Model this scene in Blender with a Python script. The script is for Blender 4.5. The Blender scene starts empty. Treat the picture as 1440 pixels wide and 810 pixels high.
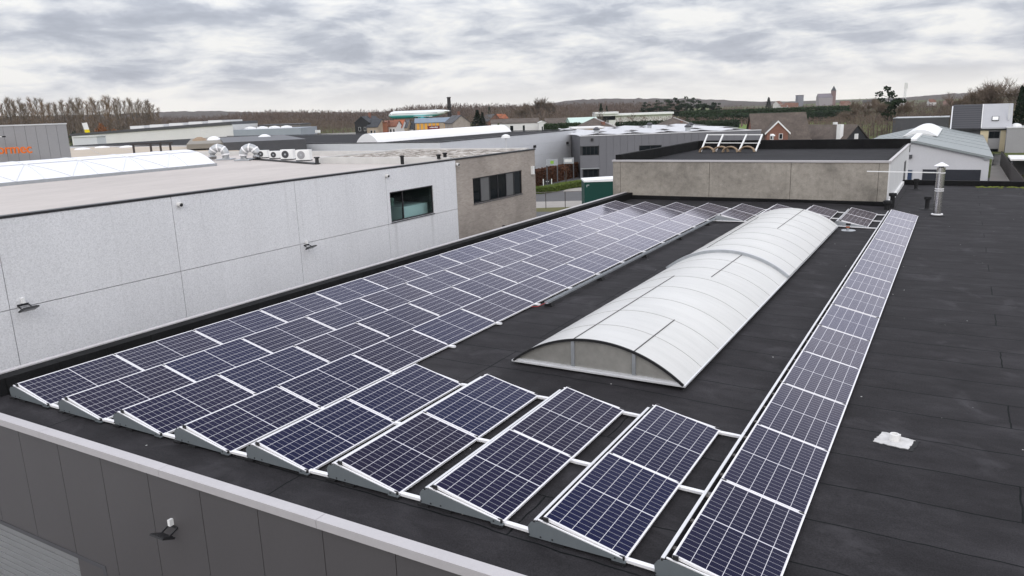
import bpy, math, random
from mathutils import Vector, Matrix
random.seed(7)
SC = bpy.context.scene
COL = SC.collection
R = math.radians
PI = math.pi

# ------------------------------------------------------------------ camera
CR = Vector((0.86621192, 0.49856558, -0.03330574))
CU = Vector((-0.08545772, 0.2134878, 0.97320087))
CF = Vector((-0.49231482, 0.84015196, -0.22753196))
CP = Vector((2.21285, -6.84118, 4.81785))
FPX = 1071.646                                   # focal length for a picture 1440 wide
cam_d = bpy.data.cameras.new("camera")
cam = bpy.data.objects.new("camera", cam_d)
COL.objects.link(cam)
cam_d.sensor_width = 36.0
cam_d.lens = FPX / 1440 * 36.0
cam_d.clip_start = 0.1
cam_d.clip_end = 12000
m4 = Matrix.Identity(4)
for i in range(3):
    m4[i][0] = CR[i]; m4[i][1] = CU[i]; m4[i][2] = -CF[i]; m4[i][3] = CP[i]
cam.matrix_world = m4
SC.camera = cam

# ------------------------------------------------------------------ view, sky, sun
SC.view_settings.view_transform = 'Standard'
SC.view_settings.look = 'None'
SC.view_settings.gamma = 1.0
SC.view_settings.use_curve_mapping = False
SC.view_settings.exposure = 0.0
SUN_EL, SUN_AZ = R(28), R(150)                   # azimuth clockwise from +Y
w = bpy.data.worlds.new("World")
SC.world = w
w.use_nodes = True
nt = w.node_tree
N = nt.nodes
LK = nt.links.new
for n in list(N):
    N.remove(n)
def wn(t, **k):
    n = N.new(t)
    for a, v in k.items():
        setattr(n, a, v)
    return n
out = wn('ShaderNodeOutputWorld'); bg = wn('ShaderNodeBackground')
bg.inputs[1].default_value = 0.1
LK(bg.outputs[0], out.inputs[0])
sky = wn('ShaderNodeTexSky')
sky.sky_type = 'NISHITA'; sky.sun_disc = False
sky.sun_elevation = SUN_EL; sky.sun_rotation = SUN_AZ
sky.air_density = 1.2; sky.dust_density = 2.5
tc = wn('ShaderNodeTexCoord')
sep = wn('ShaderNodeSeparateXYZ'); LK(tc.outputs['Generated'], sep.inputs[0])
def wmath(op, a, b=None, clamp=False):
    n = wn('ShaderNodeMath', operation=op, use_clamp=clamp)
    for i, v in enumerate((a, b)):
        if v is None: continue
        if isinstance(v, (int, float)): n.inputs[i].default_value = v
        else: LK(v, n.inputs[i])
    return n.outputs[0]
zz = wmath('MAXIMUM', sep.outputs[2], 0.0)
den = wmath('ADD', zz, 0.11)
cmb = wn('ShaderNodeCombineXYZ')
LK(wmath('DIVIDE', sep.outputs[0], den), cmb.inputs[0])
LK(wmath('DIVIDE', sep.outputs[1], den), cmb.inputs[1])
def wnoise(scale, detail, rough, dist, off):
    mp = wn('ShaderNodeMapping'); mp.inputs['Location'].default_value = off
    LK(cmb.outputs[0], mp.inputs[0])
    n = wn('ShaderNodeTexNoise'); LK(mp.outputs[0], n.inputs['Vector'])
    n.inputs['Scale'].default_value = scale; n.inputs['Detail'].default_value = detail
    n.inputs['Roughness'].default_value = rough; n.inputs['Distortion'].default_value = dist
    return n.outputs['Fac']
big = wnoise(0.55, 4, 0.5, 0.0, (3.1, 1.7, 0))
stretch = wn('ShaderNodeMapping'); stretch.inputs['Scale'].default_value = (1, 1, 3.8); stretch.inputs['Location'].default_value = (.37, 1.3, .2)
LK(tc.outputs['Generated'], stretch.inputs[0])
puff = wn('ShaderNodeTexNoise'); LK(stretch.outputs[0], puff.inputs['Vector'])
puff.inputs['Scale'].default_value = 10.0; puff.inputs['Detail'].default_value = 9; puff.inputs['Roughness'].default_value = 0.58; puff.inputs['Distortion'].default_value = 0.25
fine = puff.outputs['Fac']
mixn = wmath('ADD', wmath('MULTIPLY', big, 0.8), wmath('SUBTRACT', wmath('MULTIPLY', fine, 1.35), 0.555))
ramp = wn('ShaderNodeValToRGB'); LK(mixn, ramp.inputs[0])
cr = ramp.color_ramp
cr.elements[0].position = 0.30; cr.elements[0].color = (0.46, 0.485, 0.565, 1)
cr.elements[1].position = 0.72; cr.elements[1].color = (0.98, 0.97, 0.96, 1)
e = cr.elements.new(0.43); e.color = (0.555, 0.58, 0.66, 1)
e = cr.elements.new(0.50); e.color = (0.67, 0.69, 0.755, 1)
e = cr.elements.new(0.60); e.color = (0.82, 0.83, 0.87, 1)
# a paler, creamy band of cloud low over the horizon
mr = wn('ShaderNodeMapRange'); LK(zz, mr.inputs[0])
mr.inputs[1].default_value = 0.0; mr.inputs[2].default_value = 0.055
mr.inputs[3].default_value = 0.9; mr.inputs[4].default_value = 0.0
mr.interpolation_type = 'SMOOTHSTEP'
mixh = wn('ShaderNodeMix', data_type='RGBA'); LK(mr.outputs[0], mixh.inputs[0])
LK(ramp.outputs[0], mixh.inputs[6]); mixh.inputs[7].default_value = (1.08, 1.045, 0.995, 1)
sc10 = wn('ShaderNodeVectorMath', operation='SCALE'); LK(mixh.outputs[2], sc10.inputs[0]); up = wn('ShaderNodeMapRange', interpolation_type='SMOOTHSTEP'); LK(zz, up.inputs[0])
up.inputs[1].default_value = 0.10; up.inputs[2].default_value = 0.34; up.inputs[3].default_value = 10.0; up.inputs[4].default_value = 21.0
LK(up.outputs[0], sc10.inputs[3])   # an overcast sky brightens towards the zenith
mixs = wn('ShaderNodeMix', data_type='RGBA'); mixs.inputs[0].default_value = 0.10
LK(sc10.outputs[0], mixs.inputs[6]); LK(sky.outputs[0], mixs.inputs[7])
LK(mixs.outputs[2], bg.inputs[0])

sl = bpy.data.lights.new("sun", 'SUN')
sl.energy = 0.8; sl.angle = R(30); sl.color = (1.0, 0.96, 0.90)
so = bpy.data.objects.new("sun", sl); COL.objects.link(so)
sd = Vector((math.sin(SUN_AZ) * math.cos(SUN_EL), math.cos(SUN_AZ) * math.cos(SUN_EL), math.sin(SUN_EL)))
so.rotation_euler = sd.to_track_quat('Z', 'Y').to_euler()
so.location = (0, 0, 60)

# ------------------------------------------------------------------ picture measurements to places
GZ = -6.5                                        # ground level, the solar roof being z = 0
def ray(px, py):
    return CF + CR * ((px - 720) / FPX) - CU * ((py - 405) / FPX)
def onz(px, py, z):
    d = ray(px, py); return CP + d * ((z - CP.z) / d.z)
def onx(px, py, x):
    d = ray(px, py); return CP + d * ((x - CP.x) / d.x)
def ony(px, py, y):
    d = ray(px, py); return CP + d * ((y - CP.y) / d.y)
def P(px, py, depth):
    return CP + ray(px, py) * depth
def hz(px):                                      # picture height of the horizon
    return 179.0 - 0.03417 * px
def face_yaw(px):
    d = ray(px, hz(px)); return -math.atan2(d.x, d.y)

# ------------------------------------------------------------------ mesh helpers
class MB:
    def __init__(s):
        s.v = []; s.f = []; s.mi = []; s.cur = 0
    def quad(s, *pts):
        i = len(s.v); s.v += [tuple(p) for p in pts]; s.f.append(tuple(range(i, i + len(pts)))); s.mi.append(s.cur)
    def box(s, x0, x1, y0, y1, z0, z1, M=None):
        c = [(x0, y0, z0), (x1, y0, z0), (x1, y1, z0), (x0, y1, z0), (x0, y0, z1), (x1, y0, z1), (x1, y1, z1), (x0, y1, z1)]
        if M is not None: c = [tuple(M @ Vector(p)) for p in c]
        i = len(s.v); s.v += c
        for q in ((0, 3, 2, 1), (4, 5, 6, 7), (0, 1, 5, 4), (1, 2, 6, 5), (2, 3, 7, 6), (3, 0, 4, 7)):
            s.f.append(tuple(i + k for k in q)); s.mi.append(s.cur)
    def bar(s, a, b, wd, ht):
        a = Vector(a); b = Vector(b); d = b - a; L = d.length
        q = d.to_track_quat('Y', 'Z').to_matrix().to_4x4()
        s.box(-wd / 2, wd / 2, 0, L, -ht / 2, ht / 2, Matrix.Translation(a) @ q)
    def tube(s, a, b, r0, r1=None, n=8, caps=True):
        a = Vector(a); b = Vector(b); r1 = r0 if r1 is None else r1
        q = (b - a).to_track_quat('Z', 'Y')
        i = len(s.v)
        for p, r in ((a, r0), (b, r1)):
            for k in range(n):
                t = 2 * PI * k / n
                s.v.append(tuple(p + q @ Vector((r * math.cos(t), r * math.sin(t), 0))))
        for k in range(n):
            s.f.append((i + k, i + (k + 1) % n, i + n + (k + 1) % n, i + n + k)); s.mi.append(s.cur)
        if caps:
            s.f.append(tuple(i + k for k in reversed(range(n)))); s.mi.append(s.cur)
            s.f.append(tuple(i + n + k for k in range(n))); s.mi.append(s.cur)
    def path(s, pts, r, n=8):
        pts = [Vector(p) for p in pts]; rings = []
        for j, p in enumerate(pts):
            d = (pts[min(j + 1, len(pts) - 1)] - pts[max(j - 1, 0)])
            q = d.to_track_quat('Z', 'Y'); i = len(s.v)
            rr = r[j] if isinstance(r, (list, tuple)) else r
            for k in range(n):
                t = 2 * PI * k / n
                s.v.append(tuple(p + q @ Vector((rr * math.cos(t), rr * math.sin(t), 0))))
            rings.append(i)
        for a, b in zip(rings, rings[1:]):
            for k in range(n):
                s.f.append((a + k, a + (k + 1) % n, b + (k + 1) % n, b + k)); s.mi.append(s.cur)
        s.f.append(tuple(rings[0] + k for k in reversed(range(n)))); s.mi.append(s.cur)
        s.f.append(tuple(rings[-1] + k for k in range(n))); s.mi.append(s.cur)
    def lathe(s, prof, c=(0, 0, 0), n=16):
        c = Vector(c); rings = []
        for r, z in prof:
            i = len(s.v)
            for k in range(n):
                t = 2 * PI * k / n
                s.v.append((c.x + r * math.cos(t), c.y + r * math.sin(t), c.z + z))
            rings.append(i)
        for a, b in zip(rings, rings[1:]):
            for k in range(n):
                s.f.append((a + k, a + (k + 1) % n, b + (k + 1) % n, b + k)); s.mi.append(s.cur)
        s.f.append(tuple(rings[0] + k for k in reversed(range(n)))); s.mi.append(s.cur)
        s.f.append(tuple(rings[-1] + k for k in range(n))); s.mi.append(s.cur)
    def prism(s, poly, axis, a, b):
        """poly in the two other axes, extruded along axis from a to b"""
        def mk(u, v, t):
            return {'x': (t, u, v), 'y': (u, t, v), 'z': (u, v, t)}[axis]
        n = len(poly); i = len(s.v)
        s.v += [mk(u, v, a) for u, v in poly] + [mk(u, v, b) for u, v in poly]
        s.f.append(tuple(i + k for k in range(n))); s.mi.append(s.cur)
        s.f.append(tuple(i + n + k for k in reversed(range(n)))); s.mi.append(s.cur)
        for k in range(n):
            s.f.append((i + k, i + n + k, i + n + (k + 1) % n, i + (k + 1) % n)); s.mi.append(s.cur)
    def build(s, name, mat=None, parent=None, loc=(0, 0, 0), rz=0, smooth=False, fix=True, mats=None):
        me = bpy.data.meshes.new(name)
        me.from_pydata(s.v, [], s.f)
        for m_ in (mats or [mat]): me.materials.append(m_)
        if mats:
            for p_, k in zip(me.polygons, s.mi): p_.material_index = k
        if fix:
            import bmesh
            bm = bmesh.new(); bm.from_mesh(me)
            bmesh.ops.recalc_face_normals(bm, faces=bm.faces)
            bm.to_mesh(me); bm.free()
        if smooth:
            for p_ in me.polygons: p_.use_smooth = True
            try: me.set_sharp_from_angle(angle=R(40))
            except Exception: pass
        me.update()
        o = bpy.data.objects.new(name, me)
        COL.objects.link(o)
        o.location = loc; o.rotation_euler = (0, 0, rz)
        if parent: o.parent = parent
        return o
def tag(o, label=None, cat=None, group=None, kind=None):
    if label: o['label'] = label
    if cat: o['category'] = cat
    if group: o['group'] = group
    if kind: o['kind'] = kind
    return o
def thing(name, label, cat, loc=(0, 0, 0), rz=0, group=None):
    o = bpy.data.objects.new(name, None); COL.objects.link(o)
    o.empty_display_size = 0.3
    o.location = loc; o.rotation_euler = (0, 0, rz)
    return tag(o, label, cat, group)
def dup(root, loc=None, rz=None, label=None, scale=None):
    r = root.copy(); COL.objects.link(r)
    if loc is not None: r.location = loc
    if rz is not None: r.rotation_euler[2] = rz
    if scale is not None: r.scale = (scale,) * 3 if isinstance(scale, (int, float)) else scale
    if label: r['label'] = label
    for ch in list(root.children):
        c = ch.copy(); COL.objects.link(c); c.parent = r
        for g in list(ch.children):
            d = g.copy(); COL.objects.link(d); d.parent = c
    return r

# ------------------------------------------------------------------ materials
class Mat:
    def __init__(s, name, col=(.5, .5, .5), rough=.7, metal=0.0, spec=.4):
        s.m = bpy.data.materials.new(name); s.m.use_nodes = True
        s.nt = s.m.node_tree; s.b = s.nt.nodes['Principled BSDF']
        s.b.inputs['Base Color'].default_value = (*col, 1)
        s.b.inputs['Roughness'].default_value = rough
        s.b.inputs['Metallic'].default_value = metal
        s.b.inputs['Specular IOR Level'].default_value = spec
        s.col = col
    def n(s, t, **k):
        x = s.nt.nodes.new(t)
        for a, v in k.items(): setattr(x, a, v)
        return x
    def l(s, a, b): s.nt.links.new(a, b)
    def val(s, v, sock):
        if isinstance(v, (int, float)): sock.default_value = v
        elif isinstance(v, tuple): sock.default_value = (*v, 1) if len(v) == 3 else v
        else: s.l(v, sock)
    def math(s, op, a, b=0.0, c=None):
        x = s.n('ShaderNodeMath', operation=op); s.val(a, x.inputs[0]); s.val(b, x.inputs[1])
        if c is not None: s.val(c, x.inputs[2])
        return x.outputs[0]
    def mix(s, f, a, b, bt='MIX'):
        x = s.n('ShaderNodeMix', data_type='RGBA', blend_type=bt)
        s.val(f, x.inputs[0]); s.val(a, x.inputs[6]); s.val(b, x.inputs[7]); return x.outputs[2]
    def coord(s, kind='Object', scale=(1, 1, 1), loc=(0, 0, 0)):
        t = s.n('ShaderNodeTexCoord'); mp = s.n('ShaderNodeMapping')
        s.l(t.outputs[kind], mp.inputs[0]); mp.inputs['Scale'].default_value = scale; mp.inputs['Location'].default_value = loc
        return mp.outputs[0]
    def noise(s, vec, scale, detail=4, rough=.55, dist=0):
        x = s.n('ShaderNodeTexNoise'); s.l(vec, x.inputs['Vector'])
        x.inputs['Scale'].default_value = scale; x.inputs['Detail'].default_value = detail
        x.inputs['Roughness'].default_value = rough; x.inputs['Distortion'].default_value = dist
        return x.outputs['Fac']
    def ramp(s, f, stops):
        x = s.n('ShaderNodeValToRGB'); s.l(f, x.inputs[0]); c = x.color_ramp
        while len(c.elements) < len(stops): c.elements.new(.5)
        for e_, (p, k) in zip(c.elements, stops):
            e_.position = p; e_.color = (*k, 1) if isinstance(k, tuple) else (k, k, k, 1)
        return x.outputs[0]
    def base(s, c): s.l(c, s.b.inputs['Base Color']); return s
    def bump(s, h, strength=.3, dist=.01):
        x = s.n('ShaderNodeBump'); x.inputs['Strength'].default_value = strength; x.inputs['Distance'].default_value = dist
        s.l(h, x.inputs['Height']); s.l(x.outputs[0], s.b.inputs['Normal']); return s
def mottled(name, col, rough=.75, amt=.25, scale=1.5, spec=.3, metal=0, fine=None, stretch=(1, 1, 1), bump=0):
    """plain surface with slow blotches and fine grain"""
    m = Mat(name, col, rough, metal, spec)
    v = m.coord('Object', stretch)
    f = m.noise(v, scale, 6, .6)
    lo = tuple(c * (1 - amt) for c in col); hi = tuple(min(.95, c * (1 + amt)) for c in col)
    c = m.ramp(f, [(.3, lo), (.7, hi)])
    g = m.noise(v, fine or scale * 14, 3, .6)
    c = m.mix(.35, c, m.ramp(g, [(.3, lo), (.7, hi)]))
    m.base(c)
    if bump: m.bump(g, bump, .01)
    return m.m
def plain(name, col, rough=.6, metal=0.0, spec=.4):
    return Mat(name, col, rough, metal, spec).m
M = {}
M['alu'] = mottled('aluminium', (.66, .66, .67), .42, .08, 3, .5, .35)
M['alu_bright'] = mottled('bright_aluminium', (.80, .79, .80), .4, .05, 3, .5, .15)
M['plate'] = mottled('grey_coated_plate', (.125, .14, .15), .5, .08, 4)
M['galv'] = mottled('galvanised_steel', (.40, .42, .44), .4, .15, 5, .5, .6)
M['black'] = plain('black_rubber', (.012, .012, .013), .75, 0, .3)
M['black_metal'] = plain('black_painted_metal', (.02, .02, .022), .45)
M['white_paint'] = mottled('white_paint', (.78, .78, .77), .5, .05, 4)
M['offwhite'] = mottled('off_white_render', (.68, .67, .65), .7, .08, 2)
M['capping'] = mottled('parapet_capping', (.46, .44, .445), .45, .06, 1.2, .4, .1)
M['glass_dark'] = plain('dark_window_glass', (.008, .011, .013), .05, 0, .15)
M['steel'] = mottled('stainless_steel', (.62, .61, .60), .22, .1, 3, .5, .95)
M['darkgrey'] = mottled('dark_grey_cladding', (.075, .075, .082), .5, .1, 1)

def membrane(name, base, line, row=1.0, length=5.2, stains=True, seam=.017):
    """bitumen strips about a metre wide laid across, with butt joints, worn dusty patches"""
    m = Mat(name, base, .85, 0, .12)
    v0 = m.coord('Object')
    wob = m.n('ShaderNodeVectorMath', operation='ADD')
    nz = m.n('ShaderNodeTexNoise'); nz.inputs['Scale'].default_value = 2.2; nz.inputs['Detail'].default_value = 3
    m.l(v0, nz.inputs['Vector'])
    sc = m.n('ShaderNodeVectorMath', operation='SCALE'); m.l(nz.outputs['Color'], sc.inputs[0]); sc.inputs[3].default_value = .07
    m.l(v0, wob.inputs[0]); m.l(sc.outputs[0], wob.inputs[1])
    br = m.n('ShaderNodeTexBrick'); m.l(wob.outputs[0], br.inputs['Vector'])
    br.offset = .37; br.offset_frequency = 3
    br.inputs['Scale'].default_value = 1.0; br.inputs['Brick Width'].default_value = length; br.inputs['Row Height'].default_value = row
    br.inputs['Mortar Size'].default_value = seam; br.inputs['Mortar Smooth'].default_value = .6
    br.inputs['Color1'].default_value = (.93, .93, .93, 1); br.inputs['Color2'].default_value = (1.07, 1.07, 1.07, 1)
    br.inputs['Mortar'].default_value = (1, 1, 1, 1)
    big = m.noise(v0, .35, 6, .65, .4)
    streak = m.noise(m.coord('Object', (.8, 1.7, 1)), 1.3, 8, .70, .3)
    grain = m.noise(v0, 55, 3, .7)
    f = m.math('ADD', m.math('MULTIPLY', big, .35), m.math('MULTIPLY', streak, .65))
    c = m.ramp(f, [(.28, tuple(x * .55 for x in base)), (.5, base), (.72, tuple(x * 1.75 for x in base))])
    c = m.mix(1.0, c, br.outputs['Color'], 'MULTIPLY')
    c = m.mix(.5, c, m.mix(1.0, c, m.ramp(grain, [(.25, .2), (.75, 2.1)]), 'MULTIPLY'))
    if stains:
        sp = m.noise(m.coord('Object', (1, 1, 1), (4.3, 1.9, 0)), .8, 6, .62, .8)
        c = m.mix(m.ramp(sp, [(.56, 0.0), (.74, .5)]), c, tuple(min(.25, x * 3.2) for x in base))
        vo = m.n('ShaderNodeTexVoronoi'); m.l(v0, vo.inputs['Vector']); vo.inputs['Scale'].default_value = 2.2
        fleck = m.math('LESS_THAN', vo.outputs['Distance'], .034)
        keep = m.math('GREATER_THAN', m.noise(v0, .45, 2, .5), .52)
        c = m.mix(m.math('MULTIPLY', fleck, keep), c, (.42, .41, .40))
    c = m.mix(m.math('MULTIPLY', br.outputs['Fac'], .95), c, line)
    m.base(c)
    h = m.math('SUBTRACT', m.math('MULTIPLY', grain, .35), br.outputs['Fac'])
    m.bump(h, .35, .012)
    return m.m
M['roof'] = membrane('bitumen_membrane', (.0232, .0219, .0238), (.0042, .0055, .006))
M['roof_plain'] = membrane('bitumen_upstand', (.009, .009, .0095), (.006, .006, .006), 1.0, 3.0, False)
M['roof_far'] = membrane('bitumen_far_roof', (.020, .0195, .0215), (.008, .008, .008), 1.0, 9, False)

def glass_cells():
    """half-cut cells: 6 across, 20 along with a wider gap at mid length, thin busbars"""
    m = Mat('solar_cells', (.01, .01, .02), .10, 0, .16)
    m.b.inputs['IOR'].default_value = 1.5
    t = m.n('ShaderNodeTexCoord'); s = m.n('ShaderNodeSeparateXYZ'); m.l(t.outputs['Generated'], s.inputs[0])
    mu, mv, mid = .007, .006, .0038
    u = m.math('MULTIPLY', m.math('DIVIDE', m.math('SUBTRACT', s.outputs[0], mu), 1 - 2 * mu), 6)
    half = m.math('ABSOLUTE', m.math('SUBTRACT', s.outputs[1], .5))
    v = m.math('MULTIPLY', m.math('DIVIDE', m.math('SUBTRACT', half, mid), .5 - mid - mv), 10)
    def edge(x):
        return m.math('ABSOLUTE', m.math('SUBTRACT', m.math('FRACT', m.math('ADD', x, 100.5)), .5))
    lu = m.math('LESS_THAN', edge(u), .019)
    lv = m.math('LESS_THAN', edge(v), .024)
    om = m.math('LESS_THAN', half, mid)
    o1 = m.math('GREATER_THAN', m.math('ABSOLUTE', m.math('SUBTRACT', s.outputs[0], .5)), .5 - mu)
    o2 = m.math('GREATER_THAN', half, .5 - mv)
    lines = m.math('MAXIMUM', m.math('MAXIMUM', lu, m.math('MULTIPLY', lv, .62)), m.math('MAXIMUM', om, m.math('MAXIMUM', o1, o2)))
    bus = m.math('LESS_THAN', edge(m.math('MULTIPLY', u, 9)), .05)
    oi = m.n('ShaderNodeObjectInfo')
    cellc = m.ramp(oi.outputs['Random'], [(0.0, (.006, .008, .033)), (.35, (.008, .008, .027)), (.7, (.0105, .008, .023)), (1.0, (.006, .009, .038))])
    # slow drift of the anti-reflection tint across each glass
    tn = m.noise(t.outputs['Object'], 1.2, 2, .5)
    cellc = m.mix(m.ramp(tn, [(.3, 0.0), (.75, .55)]), cellc, (.008, .010, .034))
    c = m.mix(m.math('MULTIPLY', bus, .16), cellc, (.14, .14, .17))
    c = m.mix(lines, c, (.62, .61, .64))
    m.base(c)
    rr = m.math('ADD', .10, m.math('MULTIPLY', m.noise(t.outputs['Object'], 2.5, 3, .6), .06))
    m.b.inputs['Specular IOR Level'].default_value = 0.0
    m.b.inputs['Roughness'].default_value = .6
    # anti-reflection glass: almost no mirror face on, strong at grazing angles
    lw = m.n('ShaderNodeLayerWeight'); lw.inputs['Blend'].default_value = .5
    fr = m.math('ADD', m.math('MULTIPLY', m.math('POWER', lw.outputs['Facing'], 6.0), 1.3), .003)
    gg = m.n('ShaderNodeBsdfGlossy'); m.l(rr, gg.inputs['Roughness']); gg.inputs['Color'].default_value = (.95, .92, 1.0, 1)
    ms = m.n('ShaderNodeMixShader'); m.l(fr, ms.inputs[0]); m.l(m.b.outputs[0], ms.inputs[1]); m.l(gg.outputs[0], ms.inputs[2])
    m.l(ms.outputs[0], m.nt.nodes['Material Output'].inputs[0])
    return m.m
M['cells'] = glass_cells()
M['backsheet'] = plain('panel_backsheet', (.7, .7, .7), .6)

def pebble():
    m = Mat('pebble_dash_concrete', (.6, .6, .62), .85, 0, .25)
    v = m.coord('Object')
    vo = m.n('ShaderNodeTexVoronoi'); m.l(v, vo.inputs['Vector']); vo.inputs['Scale'].default_value = 42
    sp = m.ramp(vo.outputs['Color'], [(0.0, .84), (.5, 1.0), (1.0, 1.10)])
    n1 = m.noise(v, 16, 5, .75)
    n2 = m.noise(m.coord('Object', (1, 1, .35)), .5, 6, .6, .3)
    c = m.mix(1.0, (.70, .70, .715), sp, 'MULTIPLY')
    c = m.mix(1.0, c, m.ramp(n1, [(.3, .93), (.7, 1.06)]), 'MULTIPLY')
    c = m.mix(1.0, c, m.ramp(n2, [(.3, .93), (.7, 1.04)]), 'MULTIPLY')
    # rain streaks below the window corners and here and there below the coping
    sp_ = m.n('ShaderNodeSeparateXYZ'); m.l(v, sp_.inputs[0])
    st = m.noise(m.coord('Object', (1, 5, .12)), 1.6, 4, .6)
    dirt = m.math('MULTIPLY', m.ramp(st, [(.56, 0.0), (.78, 1.0)]), .16)
    for y0, wd_ in ((16.95, .14), (19.42, .16)):
        f = m.math('SUBTRACT', 1.0, m.math('DIVIDE', m.math('ABSOLUTE', m.math('SUBTRACT', sp_.outputs[1], y0)), wd_))
        f = m.math('MULTIPLY', m.math('MAXIMUM', f, 0.0), m.math('LESS_THAN', sp_.outputs[2], .62))
        f = m.math('MULTIPLY', f, m.math('MAXIMUM', 0.0, m.math('ADD', 1.0, m.math('MULTIPLY', m.math('SUBTRACT', sp_.outputs[2], .62), .55))))
        dirt = m.math('MAXIMUM', dirt, m.math('MULTIPLY', f, .38))
    c = m.mix(dirt, c, (.30, .295, .29))
    m.base(c); m.bump(vo.outputs['Distance'], .4, .01)
    return m.m
M['pebble'] = pebble()
def concrete(name, col, streak=True):
    m = Mat(name, col, .85, 0, .25)
    v = m.coord('Object')
    n1 = m.noise(v, .55, 7, .62, .4); n2 = m.noise(v, 4, 6, .68, .2); n3 = m.noise(v, 30, 3, .6)
    c = m.ramp(n1, [(.30, tuple(x * .66 for x in col)), (.5, col), (.72, tuple(x * 1.2 for x in col))])
    c = m.mix(.55, c, m.mix(1.0, c, m.ramp(n2, [(.28, .55), (.52, 1.0), (.62, 1.08), (.76, 1.8)]), 'MULTIPLY'))
    c = m.mix(1.0, c, m.ramp(n3, [(.3, .9), (.7, 1.1)]), 'MULTIPLY')
    if streak:
        st = m.noise(m.coord('Object', (3.5, 3.5, .18)), 1.2, 5, .65)
        c = m.mix(m.ramp(st, [(.52, 0.0), (.74, .22)]), c, tuple(x * .45 for x in col))
    m.base(c); m.bump(n2, .15, .02)
    return m.m
M['concrete'] = concrete('weathered_concrete', (.295, .270, .236))
M['concrete_lite'] = concrete('pale_concrete', (.40, .385, .365))
def brickmat(name, c1, c2, mortar, bw=.21, bh=.065, ms=.01):
    m = Mat(name, c1, .85, 0, .2)
    t = m.n('ShaderNodeTexCoord'); s = m.n('ShaderNodeSeparateXYZ'); m.l(t.outputs['Object'], s.inputs[0])
    cb = m.n('ShaderNodeCombineXYZ'); m.l(m.math('ADD', s.outputs[0], s.outputs[1]), cb.inputs[0]); m.l(s.outputs[2], cb.inputs[1])
    b = m.n('ShaderNodeTexBrick'); m.l(cb.outputs[0], b.inputs['Vector'])
    b.inputs['Scale'].default_value = 1; b.inputs['Brick Width'].default_value = bw; b.inputs['Row Height'].default_value = bh
    b.inputs['Mortar Size'].default_value = ms; b.inputs['Color1'].default_value = (*c1, 1); b.inputs['Color2'].default_value = (*c2, 1)
    b.inputs['Mortar'].default_value = (*mortar, 1)
    n = m.noise(t.outputs['Object'], .6, 5, .6)
    m.base(m.mix(1.0, b.outputs['Color'], m.ramp(n, [(.3, .8), (.7, 1.15)]), 'MULTIPLY'))
    return m.m
M['taupe_brick'] = brickmat('taupe_brick', (.30, .262, .23), (.38, .335, .295), (.34, .305, .275))
M['red_brick'] = brickmat('red_brick', (.20, .075, .05), (.26, .10, .07), (.22, .16, .13))
M['orange_brick'] = brickmat('orange_brick', (.28, .09, .045), (.34, .12, .06), (.25, .16, .12))
M['tan_brick'] = brickmat('tan_brick', (.38, .30, .22), (.45, .36, .27), (.42, .36, .29))
def tiles(name, col, pitch=.33):
    m = Mat(name, col, .8, 0, .25)
    t = m.n('ShaderNodeTexCoord'); s = m.n('ShaderNodeSeparateXYZ'); m.l(t.outputs['Object'], s.inputs[0])
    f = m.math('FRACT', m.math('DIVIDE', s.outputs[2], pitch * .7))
    n = m.noise(t.outputs['Object'], .5, 6, .65); n2 = m.noise(t.outputs['Object'], 5, 3, .6)
    c = m.ramp(n, [(.3, tuple(x * .7 for x in col)), (.7, tuple(x * 1.3 for x in col))])
    c = m.mix(1.0, c, m.ramp(n2, [(.3, .75), (.7, 1.25)]), 'MULTIPLY')
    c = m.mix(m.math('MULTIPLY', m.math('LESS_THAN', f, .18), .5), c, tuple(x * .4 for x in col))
    m.base(c); return m.m
M['brown_tile'] = tiles('brown_roof_tiles', (.105, .085, .072))
M['grey_tile'] = tiles('grey_roof_tiles', (.095, .097, .105))
M['slate'] = tiles('dark_slates', (.055, .058, .065))
M['orange_tile'] = tiles('orange_roof_tiles', (.33, .105, .05))
M['rust_tile'] = tiles('rust_roof_tiles', (.20, .085, .055))

# ================================================================== the solar roof building
T = 0.23090; W = 1.038; LM = 1.8884; PIT = 1.5296
DY = [-.080, -.074, -.047, -.039, .009, .043, .065, .078, .046]
DZ = [-.021, -.028, -.003, .014, .022, .042, .035, -.017, -.042]
cT, sT = math.cos(T), math.sin(T)
RX = [(k - 8) * PIT for k in range(9)]           # high edge of each row
def zr(x):
    """the roof is slightly crowned"""
    xs = [-13.2] + [a + .5 for a in RX] + [3.0, 16.0]
    zs = [-.025] + DZ + [-.055, -.07]
    for a, b, p, q in zip(xs, xs[1:], zs, zs[1:]):
        if x <= b: return p + (q - p) * max(0, (x - a)) / (b - a)
    return zs[-1]
ROOF_X0, ROOF_X1, ROOF_Y0, ROOF_YB, ROOF_Y1 = -12.72, 16.0, -.68, 31.72, 41.6
BLD = thing('flat_roof_hall', 'dark grey flat roofed hall carrying the solar panels and the long skylight', 'building', (0, 0, GZ))
def onb(o):                                       # parts modelled at z = 0 roof level, hung under the hall's base
    o.parent = BLD; o.location = (0, 0, -GZ); return o
m = MB()
xs = sorted(set([ROOF_X0, -.42, ROOF_X1] + [a + .5 for a in RX if -12.7 < a + .5] + [3.0]))
for a, b in zip(xs, xs[1:]):
    ys = [ROOF_Y0, 10, 20, ROOF_YB] if a < -.43 else [ROOF_Y0, 10, 20, 31.72, ROOF_Y1]
    for c, d in zip(ys, ys[1:]):
        m.quad((a, c, zr(a)), (b, c, zr(b)), (b, d, zr(b)), (a, d, zr(a)))
onb(m.build('roof', M['roof']))
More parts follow.
